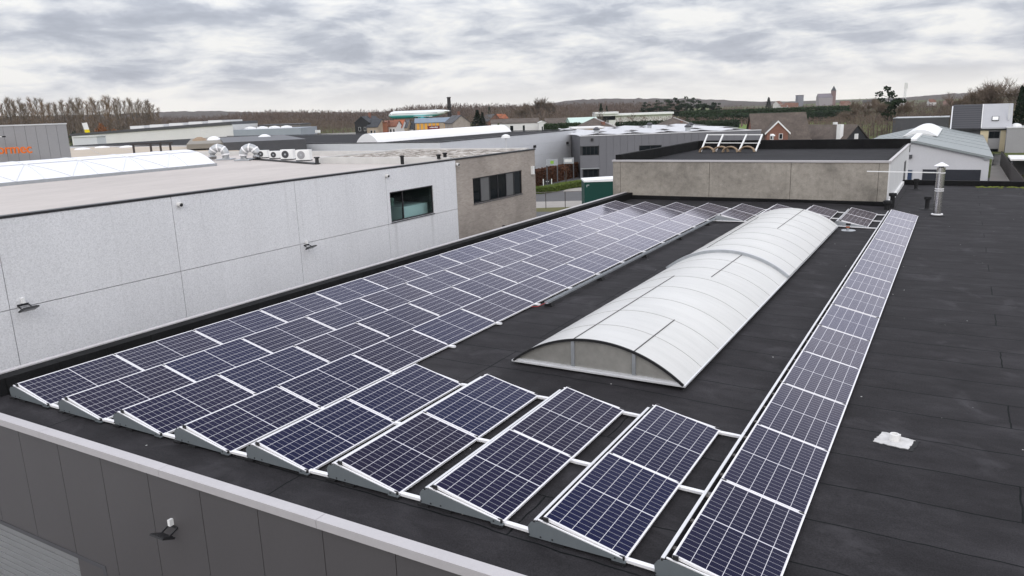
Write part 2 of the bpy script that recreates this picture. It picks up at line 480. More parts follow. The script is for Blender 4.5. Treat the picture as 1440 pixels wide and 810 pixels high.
# left parapet: black upstand with a pale metal capping on its outer edge
m = MB(); m.box(-13.02, -12.70, -.68, 31.7, -.3, .30); onb(m.build('parapet_upstand', M['roof_plain']))
m = MB()
for k in range(11):
    m.box(-13.16, -13.02, -.86 + k * 2.96, -.86 + k * 2.96 + 2.952, .0, .325)
onb(m.build('parapet_capping', M['capping']))
# front capping, a shallow folded profile in lengths of three metres
m = MB()
x = -13.16
while x < 16:
    m.box(x, x + 2.993, -.862, -.690, -.06, .055); x += 3.0
onb(m.build('front_capping', M['capping']))
# front facade of tall flush panels with open joints
M['facade'] = mottled('anthracite_facade_panel', (.080, .075, .077), .48, .07, .5, .4, 0, 30, (1, 1, .3))
m = MB(); m.box(-13.1, 16, -.70, -.60, GZ, -.08); onb(m.build('facade_backing', M['black']))
m = MB(); k = 0
x = -13.1
for j in range(-4, 23):
    a = max(-13.1, -8.618 + j * 1.128 + .006); b = min(16, -8.618 + (j + 1) * 1.128 - .006)
    if b - a < .05: continue
    if b < -8.9: m.box(a, b, -.83, -.70, -2.02, -.063)
    else: m.box(a, b, -.83, -.70, GZ, -.063)
onb(m.build('front_wall', M['facade']))
M['door_rib'] = mottled('ribbed_door_metal', (.25, .255, .26), .42, .08, 1, .4, .2)
m = MB(); m.box(-13.1, -9.06, -.76, -.71, GZ, -2.1)
z = GZ + .05
while z < -2.16:
    m.box(-13.1, -9.06, -.782, -.76, z, z + .035); z += .125
onb(m.build('garage_door', M['door_rib']))
m = MB(); m.box(-13.1, -8.96, -.84, -.70, -2.10, -2.025); m.box(-9.055, -8.96, -.836, -.70, GZ, -2.10)
onb(m.build('door_frame', M['darkgrey']))
m = MB(); m.box(-13.1, -12.98, -.60, 31.6, GZ, -.02); m.box(15.9, 16.0, -.60, 41.6, GZ, -.1); m.box(-.4, 16, 41.62, 41.7, GZ, -.1)
onb(m.build('side_wall', M['facade']))
m = MB(); m.box(-.38, 16.1, 41.6, 41.95, -.2, .22); onb(m.build('rear_upstand', M['roof_plain']))
m = MB(); m.box(-12.7, -.42, 31.52, 31.70, -.2, .17); onb(m.build('wall_flashing', M['roof_plain']))

# ------------------------------------------------------------------ solar panels
ORD = ['first', 'second', 'third', 'fourth', 'fifth', 'sixth', 'seventh', 'eighth', 'ninth', 'tenth', 'eleventh', 'twelfth', 'thirteenth', 'fourteenth', 'fifteenth']
ROWN = ['the black parapet row', 'the second parapet row', 'the third parapet row',
        'the cable tray row', 'the short row next to the cable tray row', 'the second short row after the tray row',
        'the second short row before the single long row', 'the short row beside the single long row', 'the single long row']
GRP = 'solar panels on the flat roof'
root0 = thing('solar_module', 'x', 'solar panel', (0, 0, 0), 0, GRP)
PLN = LM - .018
fw_ = .013
m = MB()
H = .035
for (a, b, c, d) in ((0, W, 0, fw_), (0, W, PLN - fw_, PLN), (0, fw_, fw_, PLN - fw_), (W - fw_, W, fw_, PLN - fw_)):
    m.box(a, b, c, d, -H, 0)
fr = m.build('frame', M['alu_bright'], root0)
m = MB(); m.quad((fw_, fw_, -.003), (W - fw_, fw_, -.003), (W - fw_, PLN - fw_, -.003), (fw_, PLN - fw_, -.003))
gl = m.build('glass', M['cells'], root0, fix=False)
m = MB(); m.quad((fw_, fw_, -.012), (fw_, PLN - fw_, -.012), (W - fw_, PLN - fw_, -.012), (W - fw_, fw_, -.012))
bs = m.build('backsheet', M['backsheet'], root0, fix=False)
first = True
for k in range(9):
    short = 4 <= k <= 7
    for j in ([0, 1, 13, 14] if short else range(15)):
        r = root0 if first else dup(root0)
        first = False
        r.location = (RX[k], DY[k] + j * LM + random.uniform(-.003, .003), .07 + W * sT + DZ[k] + random.uniform(-.003, .003))
        r.rotation_euler = (random.uniform(-.003, .003), T + random.uniform(-.004, .004), 0)
        if short:
            wh = ['front solar panel', 'second solar panel', 'third solar panel, behind the skylight,', 'rearmost solar panel'][[0, 1, 13, 14].index(j)]
            r['label'] = '%s in %s' % (wh, ROWN[k])
        else:
            r['label'] = '%s solar panel from the front in %s' % (ORD[j], ROWN[k])

M['taupe_tab'] = plain('taupe_tab', (.10, .09, .08), .6)
def shared(name, mat, *b):
    m = MB(); m.box(*b); o = m.build(name, mat); me = o.data; bpy.data.objects.remove(o); return me
TAB = shared('support_tab', M['taupe_tab'], -.09, 0, 0, .06, -.11, -.09)
ECL = shared('clamp', M['black_metal'], -.03, .03, -.011, .011, -.05, .012)
MCL = shared('clamp', M['black_metal'], -.03, .03, -.012, .012, -.01, .006)
PAD = shared('foot_pad', M['black'], -.08, .08, -.075, .06, 0, .026)
# mounts: end plates, wind deflector along the high side, clamps
def make_mount(y0, n, k, label, back_only=False):
    L = n * LM - .018
    t = thing('module_mount', label, 'panel mount', (RX[k], y0, zr(RX[k] + .5)), 0, 'mounts on the flat roof')
    zh = .07 + W * sT
    poly = [(-.17, .045), (-.185, .17), (-.16, zh - .10), (-.14, zh - .075), (-.09, zh - .062), (-.02, zh - .05), (W * cT - .06, .082), (W * cT - .03, .075), (W * cT - .03, .048)]
    for yy, nm in ((-.045, 'end_plate'), (L + .012, 'end_plate')):
        m = MB(); m.prism(poly, 'y', yy, yy + .006)
        m.box(W * cT - .16, W * cT - .0, yy - .001, yy + .05, .03, .047)
        pl = m.build(nm, M['galv'] if (y0 > 15 and nm == 'end_plate' and yy < 0) else M['plate'], t)
        s = MB()
        for (u, v) in ((-.17, .07), (-.10, zh - .06), (.13, .075), (W * cT - .12, .068), (-.02, .07)):
            d = .004 if yy > 0 else -.004
            s.tube((u, yy + (.006 if yy > 0 else 0), v), (u, yy + (.006 if yy > 0 else 0) + d, v), .012, n=6)
        s.build('bolt', M['black_metal'], pl)
    for yy in (-.04, L + .005):                   # bright edge rail on each sloping end
        m = MB(); m.bar((-.06, yy + .016, zh - .035), (W * cT - .04, yy + .016, .078), .020, .012)
        m.build('edge_rail', M['alu_bright'], t)
    m = MB()
    nb = max(1, round(L / 3.7))
    for q in range(nb):
        a = L * q / nb; b = L * (q + 1) / nb - .012
        m.prism([(-.205, .05), (-.20, .05), (-.123, zh - .07), (-.128, zh - .07)], 'y', a, b)
        m.box(-.128, -.088, a, b, zh - .072, zh - .064)
    m.build('wind_deflector', M['alu'], t)
    def piece(name, me, loc):
        o = bpy.data.objects.new(name, me); COL.objects.link(o); o.parent = t; o.location = loc
    if k == 8:
        yy = .25
        while yy < L:
            piece('support_tab', TAB, (0, yy, zh)); yy += LM / 3
    for j in range(n + 1):
        y = max(0, min(L, j * LM - .009))
        for (u, zz_) in ((.035, zh - .035 * sT), (W * cT - .05, .07 + .05 * sT)):
            if j in (0, n): piece('clamp', ECL, (u, y - .011 if j == 0 else y + .013, zz_))
            else: piece('clamp', MCL, (u, y, zz_))
    for j in (0, n):
        for u in (-.14, .2, W * cT - .08):
            piece('foot_pad', PAD, (u, .02 if j == 0 else L, 0))
    return t
for k in range(9):
    if 4 <= k <= 7:
        make_mount(DY[k], 2, k, 'front mount with grey plates in ' + ROWN[k])
        make_mount(DY[k] + 13 * LM, 2, k, 'rear mount with galvanised plate in ' + ROWN[k])
    else:
        make_mount(DY[k], 15, k, 'long panel mount with grey end plates under ' + ROWN[k])

# base rails crossing under the rows at every joint
RG = 'aluminium base rails under the solar panels'
for j in range(16):
    full = j in (0, 1, 2, 13, 14, 15)
    m = MB(); y = j * LM - .035
    pts = [RX[0] - .15] + [a + .5 for a in RX if a + .5 < (9 if full else RX[3] + 1)] + ([.95] if full else [RX[3] + 1.15])
    if j == 0: y = .03
    def ry(x):                                     # the rail follows the rows' own stagger
        q = max(0, min(8 * PIT, x - RX[0] - .5)) / PIT; i = min(7, int(q)); return y + DY[i] + (DY[i + 1] - DY[i]) * (q - i)
    for a, b in zip(pts, pts[1:]):
        if abs(a - b) < .02: continue
        m.bar((a, ry(a), zr(a) + .05), (b, ry(b), zr(b) + .05), .062, .034)
    lab = ('aluminium base rail at the front end of all rows' if j == 0 else
           'aluminium base rail crossing all rows at the %s panel joint' % ORD[j - 1] if j < 13 and full else
           'aluminium base rail crossing all rows at the %s joint, behind the skylight' % ORD[j - 1] if full else
           'aluminium base rail at the %s panel joint under the four long rows' % ORD[j - 1])
    tag(m.build('base_rail', M['alu_bright']), lab, 'mounting rail', RG)

# cable tray beside the fourth row
ct = thing('cable_tray', 'long perforated metal cable tray on black feet beside the panel block', 'cable tray', (0, 0, 0))
m = MB()
xa, xb = -6.36, -6.26
for (a, b) in ((9.35, 12.3), (12.31, 15.3), (15.31, 18.3), (18.31, 21.3), (21.31, 24.3), (24.31, 27.2)):
    zt = zr(-6.3) + .10
    m.box(xa, xb, a, b, zt, zt + .005); m.box(xa, xa + .005, a, b, zt + .005, zt + .05); m.box(xb - .005, xb, a, b, zt + .005, zt + .05)
m.build('tray', M['galv'], ct)
for y in (9.45, 12.6, 16.2, 19.8, 23.4, 26.7):
    m = MB(); m.prism([(-6.42, zr(-6.3)), (-6.20, zr(-6.3)), (-6.24, zr(-6.3) + .098), (-6.38, zr(-6.3) + .098)], 'y', y, y + .16); m.build('foot', M['black'], ct)
m = MB(); m.path([(-6.7, 9.2, .04), (-6.5, 9.25, .05), (-6.36, 9.35, .12), (-6.31, 9.6, .115), (-6.31, 27, .115)], .008, 6)
m.build('cable', plain('red_cable', (.35, .03, .03), .5), ct)

# ------------------------------------------------------------------ barrel skylight
SX0, SX1, SY0, SY1, SYB = -4.90, -1.53, 5.26, 24.1, 14.4
sx = (SX0 + SX1) / 2; hw = (SX1 - SX0) / 2; ZB = .115; RISE = .60
rad = (hw * hw + RISE * RISE) / (2 * RISE); amax = math.asin(hw / rad)
def arc(t, dr=0.0):                               # t in -1..1
    a = amax * t; r_ = rad + dr
    return (sx + r_ * math.sin(a), ZB + RISE - rad + r_ * math.cos(a))
mm = Mat('opal_polycarbonate', (.70, .70, .69), .32, 0, .45)
v = mm.coord('Object')
ct_ = mm.mix(mm.ramp(mm.noise(v, .55, 6, .6, .5), [(.35, 0.0), (.75, .55)]), (.57, .565, .545), (.46, .455, .44))
ct_ = mm.mix(mm.ramp(mm.noise(mm.coord('Object', (.5, 5, .5)), 1.3, 5, .6), [(.45, 0.0), (.8, .4)]), ct_, (.37, .37, .35))
mm.base(ct_); M['opal'] = mm.m
SK = thing('barrel_skylight', 'long opal barrel vault skylight on the black roof between panel rows', 'skylight', (0, 0, 0))
m = MB(); m.box(SX0 + .06, SX1 - .06, SY0 + .06, SY1 - .06, -.06, .085); m.build('curb', M['roof_plain'], SK)
m = MB(); m.box(SX0 - .03, SX1 + .03, SY0 - .02, SY0 + .05, .085, ZB); m.box(SX0 - .03, SX0 + .05, SY0 + .05, SY1, .085, ZB); m.box(SX1 - .05, SX1 + .03, SY0 + .05, SY1, .085, ZB); m.box(SX0 - .03, SX1 + .03, SY1, SY1 + .06, .085, ZB)
m.build('base_frame', M['alu'], SK)
def vault(y0, y1, dr, name, seg=40):
    m = MB(); ys = [y0 + (y1 - y0) * i / 8 for i in range(9)]
    for i in range(seg):
        t0, t1 = -1 + 2 * i / seg, -1 + 2 * (i + 1) / seg
        p, q = arc(t0, dr), arc(t1, dr); p2, q2 = arc(t0, dr - .02), arc(t1, dr - .02)
        m.quad((p[0], y0, p[1]), (q[0], y0, q[1]), (q[0], y1, q[1]), (p[0], y1, p[1]))
        m.quad((p2[0], y0, p2[1]), (p2[0], y1, p2[1]), (q2[0], y1, q2[1]), (q2[0], y0, q2[1]))
        m.quad((p[0], y0, p[1]), (p2[0], y0, p2[1]), (q2[0], y0, q2[1]), (q[0], y0, q[1]))
        m.quad((p[0], y1, p[1]), (q[0], y1, q[1]), (q2[0], y1, q2[1]), (p2[0], y1, p2[1]))
    o = m.build(name, M['opal'], SK, smooth=True, fix=False); return o
vault(SY0, SYB - .03, 0, 'vault'); vault(SYB + .05, SY1, .03, 'vault')
def archbar(y0, y1, dr0, dr1, name, mat, t0=-1, t1=1, seg=40):
    m = MB(); i0 = None
    for i in range(seg):
        a, b = t0 + (t1 - t0) * i / seg, t0 + (t1 - t0) * (i + 1) / seg
        p, q, p2, q2 = arc(a, dr1), arc(b, dr1), arc(a, dr0), arc(b, dr0)
        m.quad((p[0], y0, p[1]), (q[0], y0, q[1]), (q[0], y1, q[1]), (p[0], y1, p[1]))
        m.quad((p[0], y0, p[1]), (p2[0], y0, p2[1]), (q2[0], y0, q2[1]), (q[0], y0, q[1]))
        m.quad((p[0], y1, p[1]), (q[0], y1, q[1]), (q2[0], y1, q2[1]), (p2[0], y1, p2[1]))
    return m.build(name, mat, SK, smooth=True, fix=False)
M['seam'] = plain('skylight_seam', (.40, .395, .385), .5)
M['darkseam'] = plain('dark_gasket', (.06, .058, .055), .6)
archbar(SY0 - .022, SY0 + .012, -.03, .012, 'edge_bead', M['black'])
y = SY0 + 1.05
while y < SYB - .3:
    archbar(y - .007, y + .007, 0, .006, 'glazing_bar', M['seam']); y += 1.17
y = SYB + 1.1
while y < SY1 - .2:
    archbar(y - .007, y + .007, .03, .036, 'glazing_bar', M['seam']); y += 1.17
archbar(SYB - .07, SYB - .02, 0, .075, 'arch_band', M['galv']); archbar(SYB - .03, SYB + .02, 0, .06, 'arch_gasket', M['black']); archbar(SYB + .02, SYB + .08, 0, .075, 'arch_band', M['alu'])
def seamline(t, y0, y1, dr=0):
    m = MB(); p = arc(t, dr + .004); m.bar((p[0], y0, p[1]), (p[0], y1, p[1]), .016, .014); m.build('hatch_seam', M['darkseam'], SK)
seamline(.43, SY0 + .03, SY0 + 2.25); seamline(-.22, SY0 + .03, SY0 + 5.8); seamline(.25, SYB - 3.1, SYB - .08)
seamline(.25, SY1 - 5.0, SY1 - .1, .03); seamline(-.45, SYB + 1, SY1 - 2, .03)
# front glazing with two mullions
M['opal_glass'] = mottled('smoky_opal_glazing', (.225, .22, .205), .10, .25, .5, .6)
def tympanum(y, name):
    m = MB(); seg = 40
    top = [arc(-1 + 2 * i / seg, -.02) for i in range(seg + 1)]
    m.prism([(x_, max(z_, ZB)) for x_, z_ in top], 'y', y, y + .02)
    return m.build(name, M['opal_glass'], SK)
tympanum(SY0 + .05, 'front_glazing'); tympanum(SY1 - .08, 'rear_glazing')
for t in (-.235, .43):
    p = arc(t, -.015); m = MB(); m.box(p[0] - .032, p[0] + .032, SY0 + .012, SY0 + .048, ZB, p[1] - .012); m.build('mullion', M['galv'], SK)
m = MB(); m.box(SX0 + .05, SX1 - .05, SY0 + .005, SY0 + .048, ZB + .001, ZB + .04); m.build('sill_rail', M['alu'], SK)

# ------------------------------------------------------------------ chimney, vents, outlet
c = Vector((1.66, 29.15, zr(2)))
ch = thing('flue_pipe', 'stainless steel flue pipe with conical cap on the black roof', 'chimney', c)
m = MB(); m.lathe([(.30, 0), (.30, .012), (.19, .05)], n=24); m.build('flashing', M['black'], ch, smooth=True)
m = MB(); m.lathe([(.155, .05), (.155, 1.99), (.13, 2.0)], n=24); m.build('pipe', M['steel'], ch, smooth=True)
m = MB(); m.lathe([(.22, .051), (.22, .09), (.157, .10)], n=24); m.build('collar', M['alu_bright'], ch, smooth=True)
for z in (1.02, 1.10, 1.75): 
    m = MB(); m.lathe([(.157, z), (.168, z + .008), (.168, z + .032), (.157, z + .04)], n=24); m.build('joint_band', M['alu_bright'], ch, smooth=True)
m = MB(); m.lathe([(.10, 2.0), (.10, 2.05)], n=16); m.build('cap_neck', M['darkgrey'], ch)
m = MB(); m.lathe([(.27, 2.05), (.275, 2.06), (.03, 2.20), (.0, 2.20)], n=24); m.build('cap', M['alu_bright'], ch, smooth=True)
m = MB(); m.bar((-2.75, -.17, 1.82), (.0, -.17, 1.79), .05, .035); m.build('stay_bar', M['white_paint'], ch)
def vent(x, y, h, r, label, base=True, head=True):
    t = thing('roof_vent', label, 'roof vent', (x, y, zr(x)), 0, 'black vents on the roof')
    if base:
        m = MB(); m.lathe([(.30, 0), (.30, .012), (.12, .03), (r, .06)], n=18); m.build('flange', M['black'], t)
    m = MB(); m.lathe([(r, .0), (r, h - .16)], n=16); m.build('pipe', M['black'], t, smooth=True)
    if head:
        m = MB(); m.lathe([(r, h - .16), (r * 1.65, h - .13), (r * 1.65, h - .02), (r * 1.3, h)], n=16); m.build('hood', M['black'], t, smooth=True)
    return t
vent(1.22, 31.1, .58, .09, 'black mushroom vent beside the steel flue pipe')
vent(.40, 39.3, .56, .09, 'black mushroom vent farther back near the white side wall')
vent(-.31, 30.5, .40, .11, 'short black pipe at the concrete wall corner', False)
vent(-.17, 31.2, .66, .10, 'taller black pipe at the concrete wall corner', False)
wv = thing('roof_outlet', 'white plastic outlet stub on a torn white flashing patch', 'roof outlet', (1.76, 4.76, zr(1.8)), R(-8))
m = MB(); rnd = random.Random(3); pts = []
for (a, b) in (((-.23, -.20), (.22, -.22)), ((.22, -.22), (.24, .16)), ((.24, .16), (-.22, .22)), ((-.22, .22), (-.23, -.20))):
    for i in range(9):
        f = i / 9; pts.append((a[0] + (b[0] - a[0]) * f + rnd.uniform(-.018, .018), a[1] + (b[1] - a[1]) * f + rnd.uniform(-.018, .018)))
m.prism(pts, 'z', .004, .012)
m.build('flashing_patch', mottled('white_liquid_flashing', (.52, .51, .50), .75, .25, 7), wv)
m = MB(); m.prism([(x * 1.18 + .02, y * 1.14 - .01) for x, y in pts], 'z', .001, .004); m.build('primer_edge', M['black'], wv)
m = MB(); m.lathe([(.07, .012), (.07, .10), (.062, .11), (.045, .11), (.04, .08)], n=20); m.build('stub', M['offwhite'], wv, smooth=True)
m = MB(); m.box(.0, .06, .06, .13, .012, .07); m.build('clip', M['offwhite'], wv)
vl = thing('drain_fitting', 'small grey drain fitting with black cap near the skylight end', 'drain fitting', (-1.15, 24.0, zr(-1)))
m = MB(); m.lathe([(.28, .0), (.28, .01), (.05, .02), (.05, .2)], n=16); m.build('pipe', M['galv'], vl)
m = MB(); m.box(-.07, .09, -.05, .05, .2, .27); m.build('cap', M['black'], vl)
m = MB(); m.lathe([(.052, .10), (.075, .11), (.075, .15), (.052, .16)], n=12); m.build('clamp_ring', plain('copper_ring', (.35, .12, .06), .4), vl)
m = MB()
rnd = random.Random(5)
for i in range(90):
    x = rnd.uniform(3.2, 9.0); y = 40.9 + rnd.uniform(-.12, .55); s = rnd.uniform(.05, .13)
    m.lathe([(s, .0), (s * .8, s * .3), (.01, s * .45)], (x, y, zr(x) + (.0 if y < 41.55 else .225)), 6)
tag(m.build('moss', mottled('green_moss', (.11, .13, .02), .95, .4, 4)), 'yellow green moss along the rear roof edge', 'moss', kind='stuff')
def flood(loc, rz, label, s=1.0):
    t = thing('flood_light', label, 'flood light', loc, rz, 'black flood lights on walls')
    t.scale = (s, s, s)
    m = MB(); m.box(-.035, .035, -.09, .0, .07, .20); m.build('sensor_box', M['white_paint'], t)
    m = MB(); m.bar((-.13, -.005, .02), (-.13, -.24, -.08), .02, .03); m.bar((.13, -.005, .02), (.13, -.24, -.08), .02, .03); m.box(-.14, .14, -.012, 0, .0, .05)
    m.build('bracket', M['black_metal'], t)
    m = MB(); mt = Matrix.Translation((0, -.26, -.06)) @ Matrix.Rotation(R(-24), 4, 'X')
    m.box(-.20, .20, -.14, .14, -.02, .02, mt); m.box(-.17, .17, -.11, .11, .02, .035, mt)
    m.build('lamp_head', M['black_metal'], t)
    m = MB(); m.box(-.18, .18, -.12, .12, -.024, -.02, mt); m.build('lens', M['glass_dark'], t)
    return t
flood((-7.05, -.832, -.83), 0, 'black flood light with white sensor box on the grey front facade', .72)

# ------------------------------------------------------------------ concrete box on the roof's far end
BX0, BX1, BY0, BY1, BZ = -13.83, -.40, 31.72, 46.4, 2.02
cb = thing('concrete_annex', 'raw concrete annex with black flat roof and pale capping beyond the panels', 'building', (0, 0, GZ))
def ona(o): o.parent = cb; o.location = (0, 0, -GZ); return o
m = MB()
for a, b in ((BX0, -13.42), (-13.40, -8.61), (-8.59, -4.68), (-4.66, -.86), (-.845, BX1 - .05)):
    m.box(a, b, BY0, BY0 + .14, -1.5, 1.93)
ona(m.build('front_wall', M['concrete']))
m = MB(); m.box(BX0 + .02, BX1 - .06, BY0 + .10, BY0 + .16, -1.5, 1.90); ona(m.build('joint_backing', M['black']))
m = MB(); m.box(BX1 - .05, BX1, BY0 + .0, BY1, GZ, 1.93); m.box(BX0, BX0 + .1, BY0 + .16, BY1, GZ, 1.93); m.box(BX0 + .1, BX1 - .05, BY1 - .1, BY1, GZ, 1.93)
ona(m.build('side_wall', mottled('white_side_wall', (.62, .62, .62), .7, .08, 1.2)))
m = MB(); m.box(BX0 - .04, BX1 + .04, BY0 - .05, BY0 + .12, 1.93, BZ); m.box(BX1 - .10, BX1 + .04, BY0 + .12, BY1, 1.93, BZ); m.box(BX0 - .04, BX0 + .1, BY0 + .12, BY1, 1.93, BZ + .0)
ona(m.build('capping', M['capping']))
m = MB(); m.quad((BX0 + .1, BY0 + .12, 1.72), (BX1 - .1, BY0 + .12, 1.72), (BX1 - .1, BY1, 1.72), (BX0 + .1, BY1, 1.72)); ona(m.build('roof', M['roof_far'], fix=False))
m = MB(); m.box(BX0 + .1, BX0 + .4, BY0 + .12, BY1, 1.5, 2.28); m.box(BX0 + .4, BX1 + .03, BY1 - .25, BY1 + .05, 1.5, 2.3); m.box(BX1 - .25, BX1 - .1, BY0 + .12, BY1 - .25, 1.5, 2.0)
ona(m.build('roof_upstand', M['roof_plain']))
m = MB(); m.box(BX1 + .0, BX1 + .03, 42.2, 43.4, -.0, 1.2); ona(m.build('side_door', M['darkgrey']))
m = MB(); m.box(BX1 + .002, BX1 + .10, 31.9, 41.6, -.10, .16); ona(m.build('side_flashing', M['white_paint']))
# white rack with coiled hoses
rk = thing('white_rack', 'white slanted steel rack standing on the annex roof', 'rack', (0, 0, 0))
m = MB(); pa = [onz(q, 213, 1.76) for q in (990, 1010, 1043, 1066)]
tops = []
for i, (qb, qt) in enumerate(((991, 995), (1011.5, 1017), (1043, 1050), (1066, 1072))):
    b = onz(qb, 212, 1.76); b.y = 42.9; tp = ony(qt, 189, 43.9)
    tops.append(tp); m = MB(); m.bar(b, tp, .09, .07); m.build('post', M['white_paint'], rk)
m = MB()
for a, b in zip(tops, tops[1:]): m.bar(a + Vector((0, .04, -.02)), b + Vector((0, .04, -.02)), .06, .06)
for a, b in zip(tops, tops[1:]): m.bar(a + Vector((0, -.46, -.52)), b + Vector((0, -.46, -.52)), .045, .045)
m.build('rail', M['white_paint'], rk)
M['hose'] = mottled('beige_hose', (.30, .22, .15), .7, .2, 6)
for i, q in enumerate((1000, 1018, 1032, 1054)):
    p = onz(q, 212.5, 1.75); p.y = 42.4 + .2 * (i % 2)
    m = MB()
    for r_ in range(5):                            # strands looping up from the roof and down again
        pts = [(p.x + (.46 - .03 * (r_ % 2)) * math.cos(a * PI / 12), p.y + .075 * r_, 1.75 + (.34 - .03 * (r_ % 3)) * math.sin(a * PI / 12)) for a in range(13)]
        m.path(pts, .04, 6)
    tag(m.build('hose_coil', M['hose']), ['beige hose coil at the tall end post of the white rack', 'beige hose coil, second along the white rack', 'beige hose coil, third along the white rack', 'beige hose coil beside the last post of the white rack'][i], 'hose coil', 'hose coils by the rack')

# ================================================================== the pale neighbour across the alley
NX, NZ = -17.0, 2.80
nb = thing('pebble_dash_hall', 'long white pebble dash hall with beige roof across the alley', 'building', (0, 0, GZ))
def onn(o): o.parent = nb; o.location = (0, 0, -GZ); return o
JY = [-12.0, -7.2, -2.45, 2.32, 7.02, 11.74, 16.51, 21.38]
HJ = .585
m = MB()
g = .009
WY0, WY1, WZ0, WZ1 = 16.70, 19.60, .63, 1.82
for a, b in zip(JY, JY[1:]):
    if a < 16:
        m.box(NX - .14, NX, a + g, b - g, HJ + g, NZ - .06); m.box(NX - .14, NX, a + g, b - g, GZ, HJ - g)
    else:
        m.box(NX - .14, NX, a + g, b - g, GZ, HJ - g)
        m.box(NX - .14, NX, a + g, WY0, HJ + g, NZ - .06); m.box(NX - .14, NX, WY1, b - g, HJ + g, NZ - .06)
        m.box(NX - .14, NX, WY0, WY1, WZ1, NZ - .06); m.box(NX - .14, NX, WY0, WY1, HJ + g, WZ0)
onn(m.build('wall', M['pebble']))
m = MB(); m.box(NX - .30, NX - .16, -12, WY0 - .1, GZ, 2.6); m.box(NX - .30, NX - .16, WY1 + .1, 21.38, GZ, 2.6); m.box(NX - .30, NX - .16, WY0 - .1, WY1 + .1, GZ, WZ0 - .05); m.box(NX - .30, NX - .16, WY0 - .1, WY1 + .1, WZ1 + .05, 2.6)
onn(m.build('joint_backing', plain('joint_backing_grey', (.10, .10, .10), .9)))  # dark grey backing visible through the open panel joints
m = MB(); m.box(NX - .25, NX + .015, -12, 21.38, NZ - .06, NZ); m.box(NX - .25, NX + .02, 21.38, 28.84, NZ - .055, NZ + .005); m.box(-25.2, NX - .25, 28.6, 28.85, NZ - .05, NZ + .0)
onn(m.build('capping', M['black_metal']))
m = MB(); m.box(NX - .16, NX - .012, 21.39, 22.73, GZ, NZ - .06); m.box(NX - .16, NX - .012, 27.36, 28.80, GZ, NZ - .06); m.box(NX - .16, NX - .012, 22.73, 27.36, GZ, .62); m.box(NX - .16, NX - .012, 22.73, 27.36, 1.81, NZ - .06)
m.box(-25.2, NX - .16, 28.66, 28.80, GZ, NZ - .06)
onn(m.build('brick_wall', M['taupe_brick']))
M['pale_membrane'] = mottled('beige_roof_membrane', (.46, .42, .392), .7, .14, .35, .3, 0, 3, (1, .35, 1))
m = MB(); m.quad((-46, -12, 2.56), (NX - .25, -12, 2.56), (NX - .25, 21.4, 2.56), (-46, 21.4, 2.56)); m.quad((-46, 21.4, 2.56), (-25.2, 21.4, 2.56), (-25.2, 27.5, 2.56), (-46, 27.5, 2.56))
onn(m.build('roof', M['pale_membrane'], fix=False))
m = MB(); m.box(-25.2, NX - .25, 21.3, 21.5, 2.5, 2.86); m.box(-25.2, -25.0, 21.5, 28.6, 2.5, 2.86); m.box(-25.0, NX - .25, 28.35, 28.6, 2.5, 2.86)
m.box(-46, -25.2, 27.5, 27.7, 2.3, 2.8)
onn(m.build('roof_upstand', mottled('pale_upstand', (.55, .54, .52), .7, .08, 2)))
def gravelmat():
    m = Mat('roof_gravel', (.3, .27, .24), .9, 0, .2); v = m.coord('Object')
    vo = m.n('ShaderNodeTexVoronoi'); m.l(v, vo.inputs['Vector']); vo.inputs['Scale'].default_value = 5
    sp = m.n('ShaderNodeSeparateColor'); m.l(vo.outputs['Color'], sp.inputs[0])
    m.base(m.ramp(sp.outputs[0], [(0, (.10, .085, .07)), (.4, (.25, .22, .19)), (.75, (.42, .38, .34)), (1, (.68, .66, .62))])); m.bump(vo.outputs['Distance'], .8, .05); return m.m
m = MB(); m.quad((-25.0, 21.5, 2.80), (NX - .25, 21.5, 2.80), (NX - .25, 28.35, 2.80), (-25.0, 28.35, 2.80)); o = onn(m.build('gravel_roof', gravelmat(), fix=False))
m = MB(); m.box(-46, -45.8, -12, 27.5, GZ, 2.7); m.box(-46, NX - .2, -12.1, -12, GZ, 2.6); m.box(-46, -27, 27.4, 27.5, GZ, 2.5); onn(m.build('rear_wall', M['pebble']))
# windows
def window(parent_fn, x, y0, y1, z0, z1, splits, blinds=()):
    f = MB(); t_ = .05; xf = x - .10
    f.box(xf, xf + .06, y0, y1, z0, z0 + t_); f.box(xf, xf + .06, y0, y1, z1 - t_, z1)
    f.box(xf, xf + .06, y0, y0 + t_, z0 + t_, z1 - t_); f.box(xf, xf + .06, y1 - t_, y1, z0 + t_, z1 - t_)
    for s in splits: f.box(xf + .002, xf + .058, s - .03, s + .03, z0 + t_, z1 - t_)
    fr_ = parent_fn(f.build('window', M['black_metal']))
    ed = [y0 + t_] + list(splits) + [y1 - t_]
    for i, (a, b) in enumerate(zip(ed, ed[1:])):
        q = MB(); q.box(xf + .02, xf + .03, a + .03, b - .03, z0 + t_, z1 - t_)
        if i in blinds: q.build('blind', mottled('grey_window_blind', (.13, .13, .13), .7, .1, 3), fr_)
        else: q.build('pane', M['glass_dark'] if blinds else M['glass_clear'], fr_)
    s = MB(); s.box(x - .12, x + .03, y0 - .01, y1 + .01, z0 - .035, z0 - .002); s.build('sill', M['darkgrey'], fr_)
    return fr_
gm = Mat('tinted_glass', (.68, .82, .80), .02, 0, .5); gm.b.inputs['Transmission Weight'].default_value = 1.0; gm.b.inputs['IOR'].default_value = 1.12
M['glass_clear'] = gm.m
window(onn, NX, WY0, WY1, WZ0, WZ1, [WY0 + .85])
window(onn, NX - .012, 22.73, 27.36, .62, 1.81, [23.45, 24.28, 25.02, 25.82, 26.6], (1, 4))
m = MB()
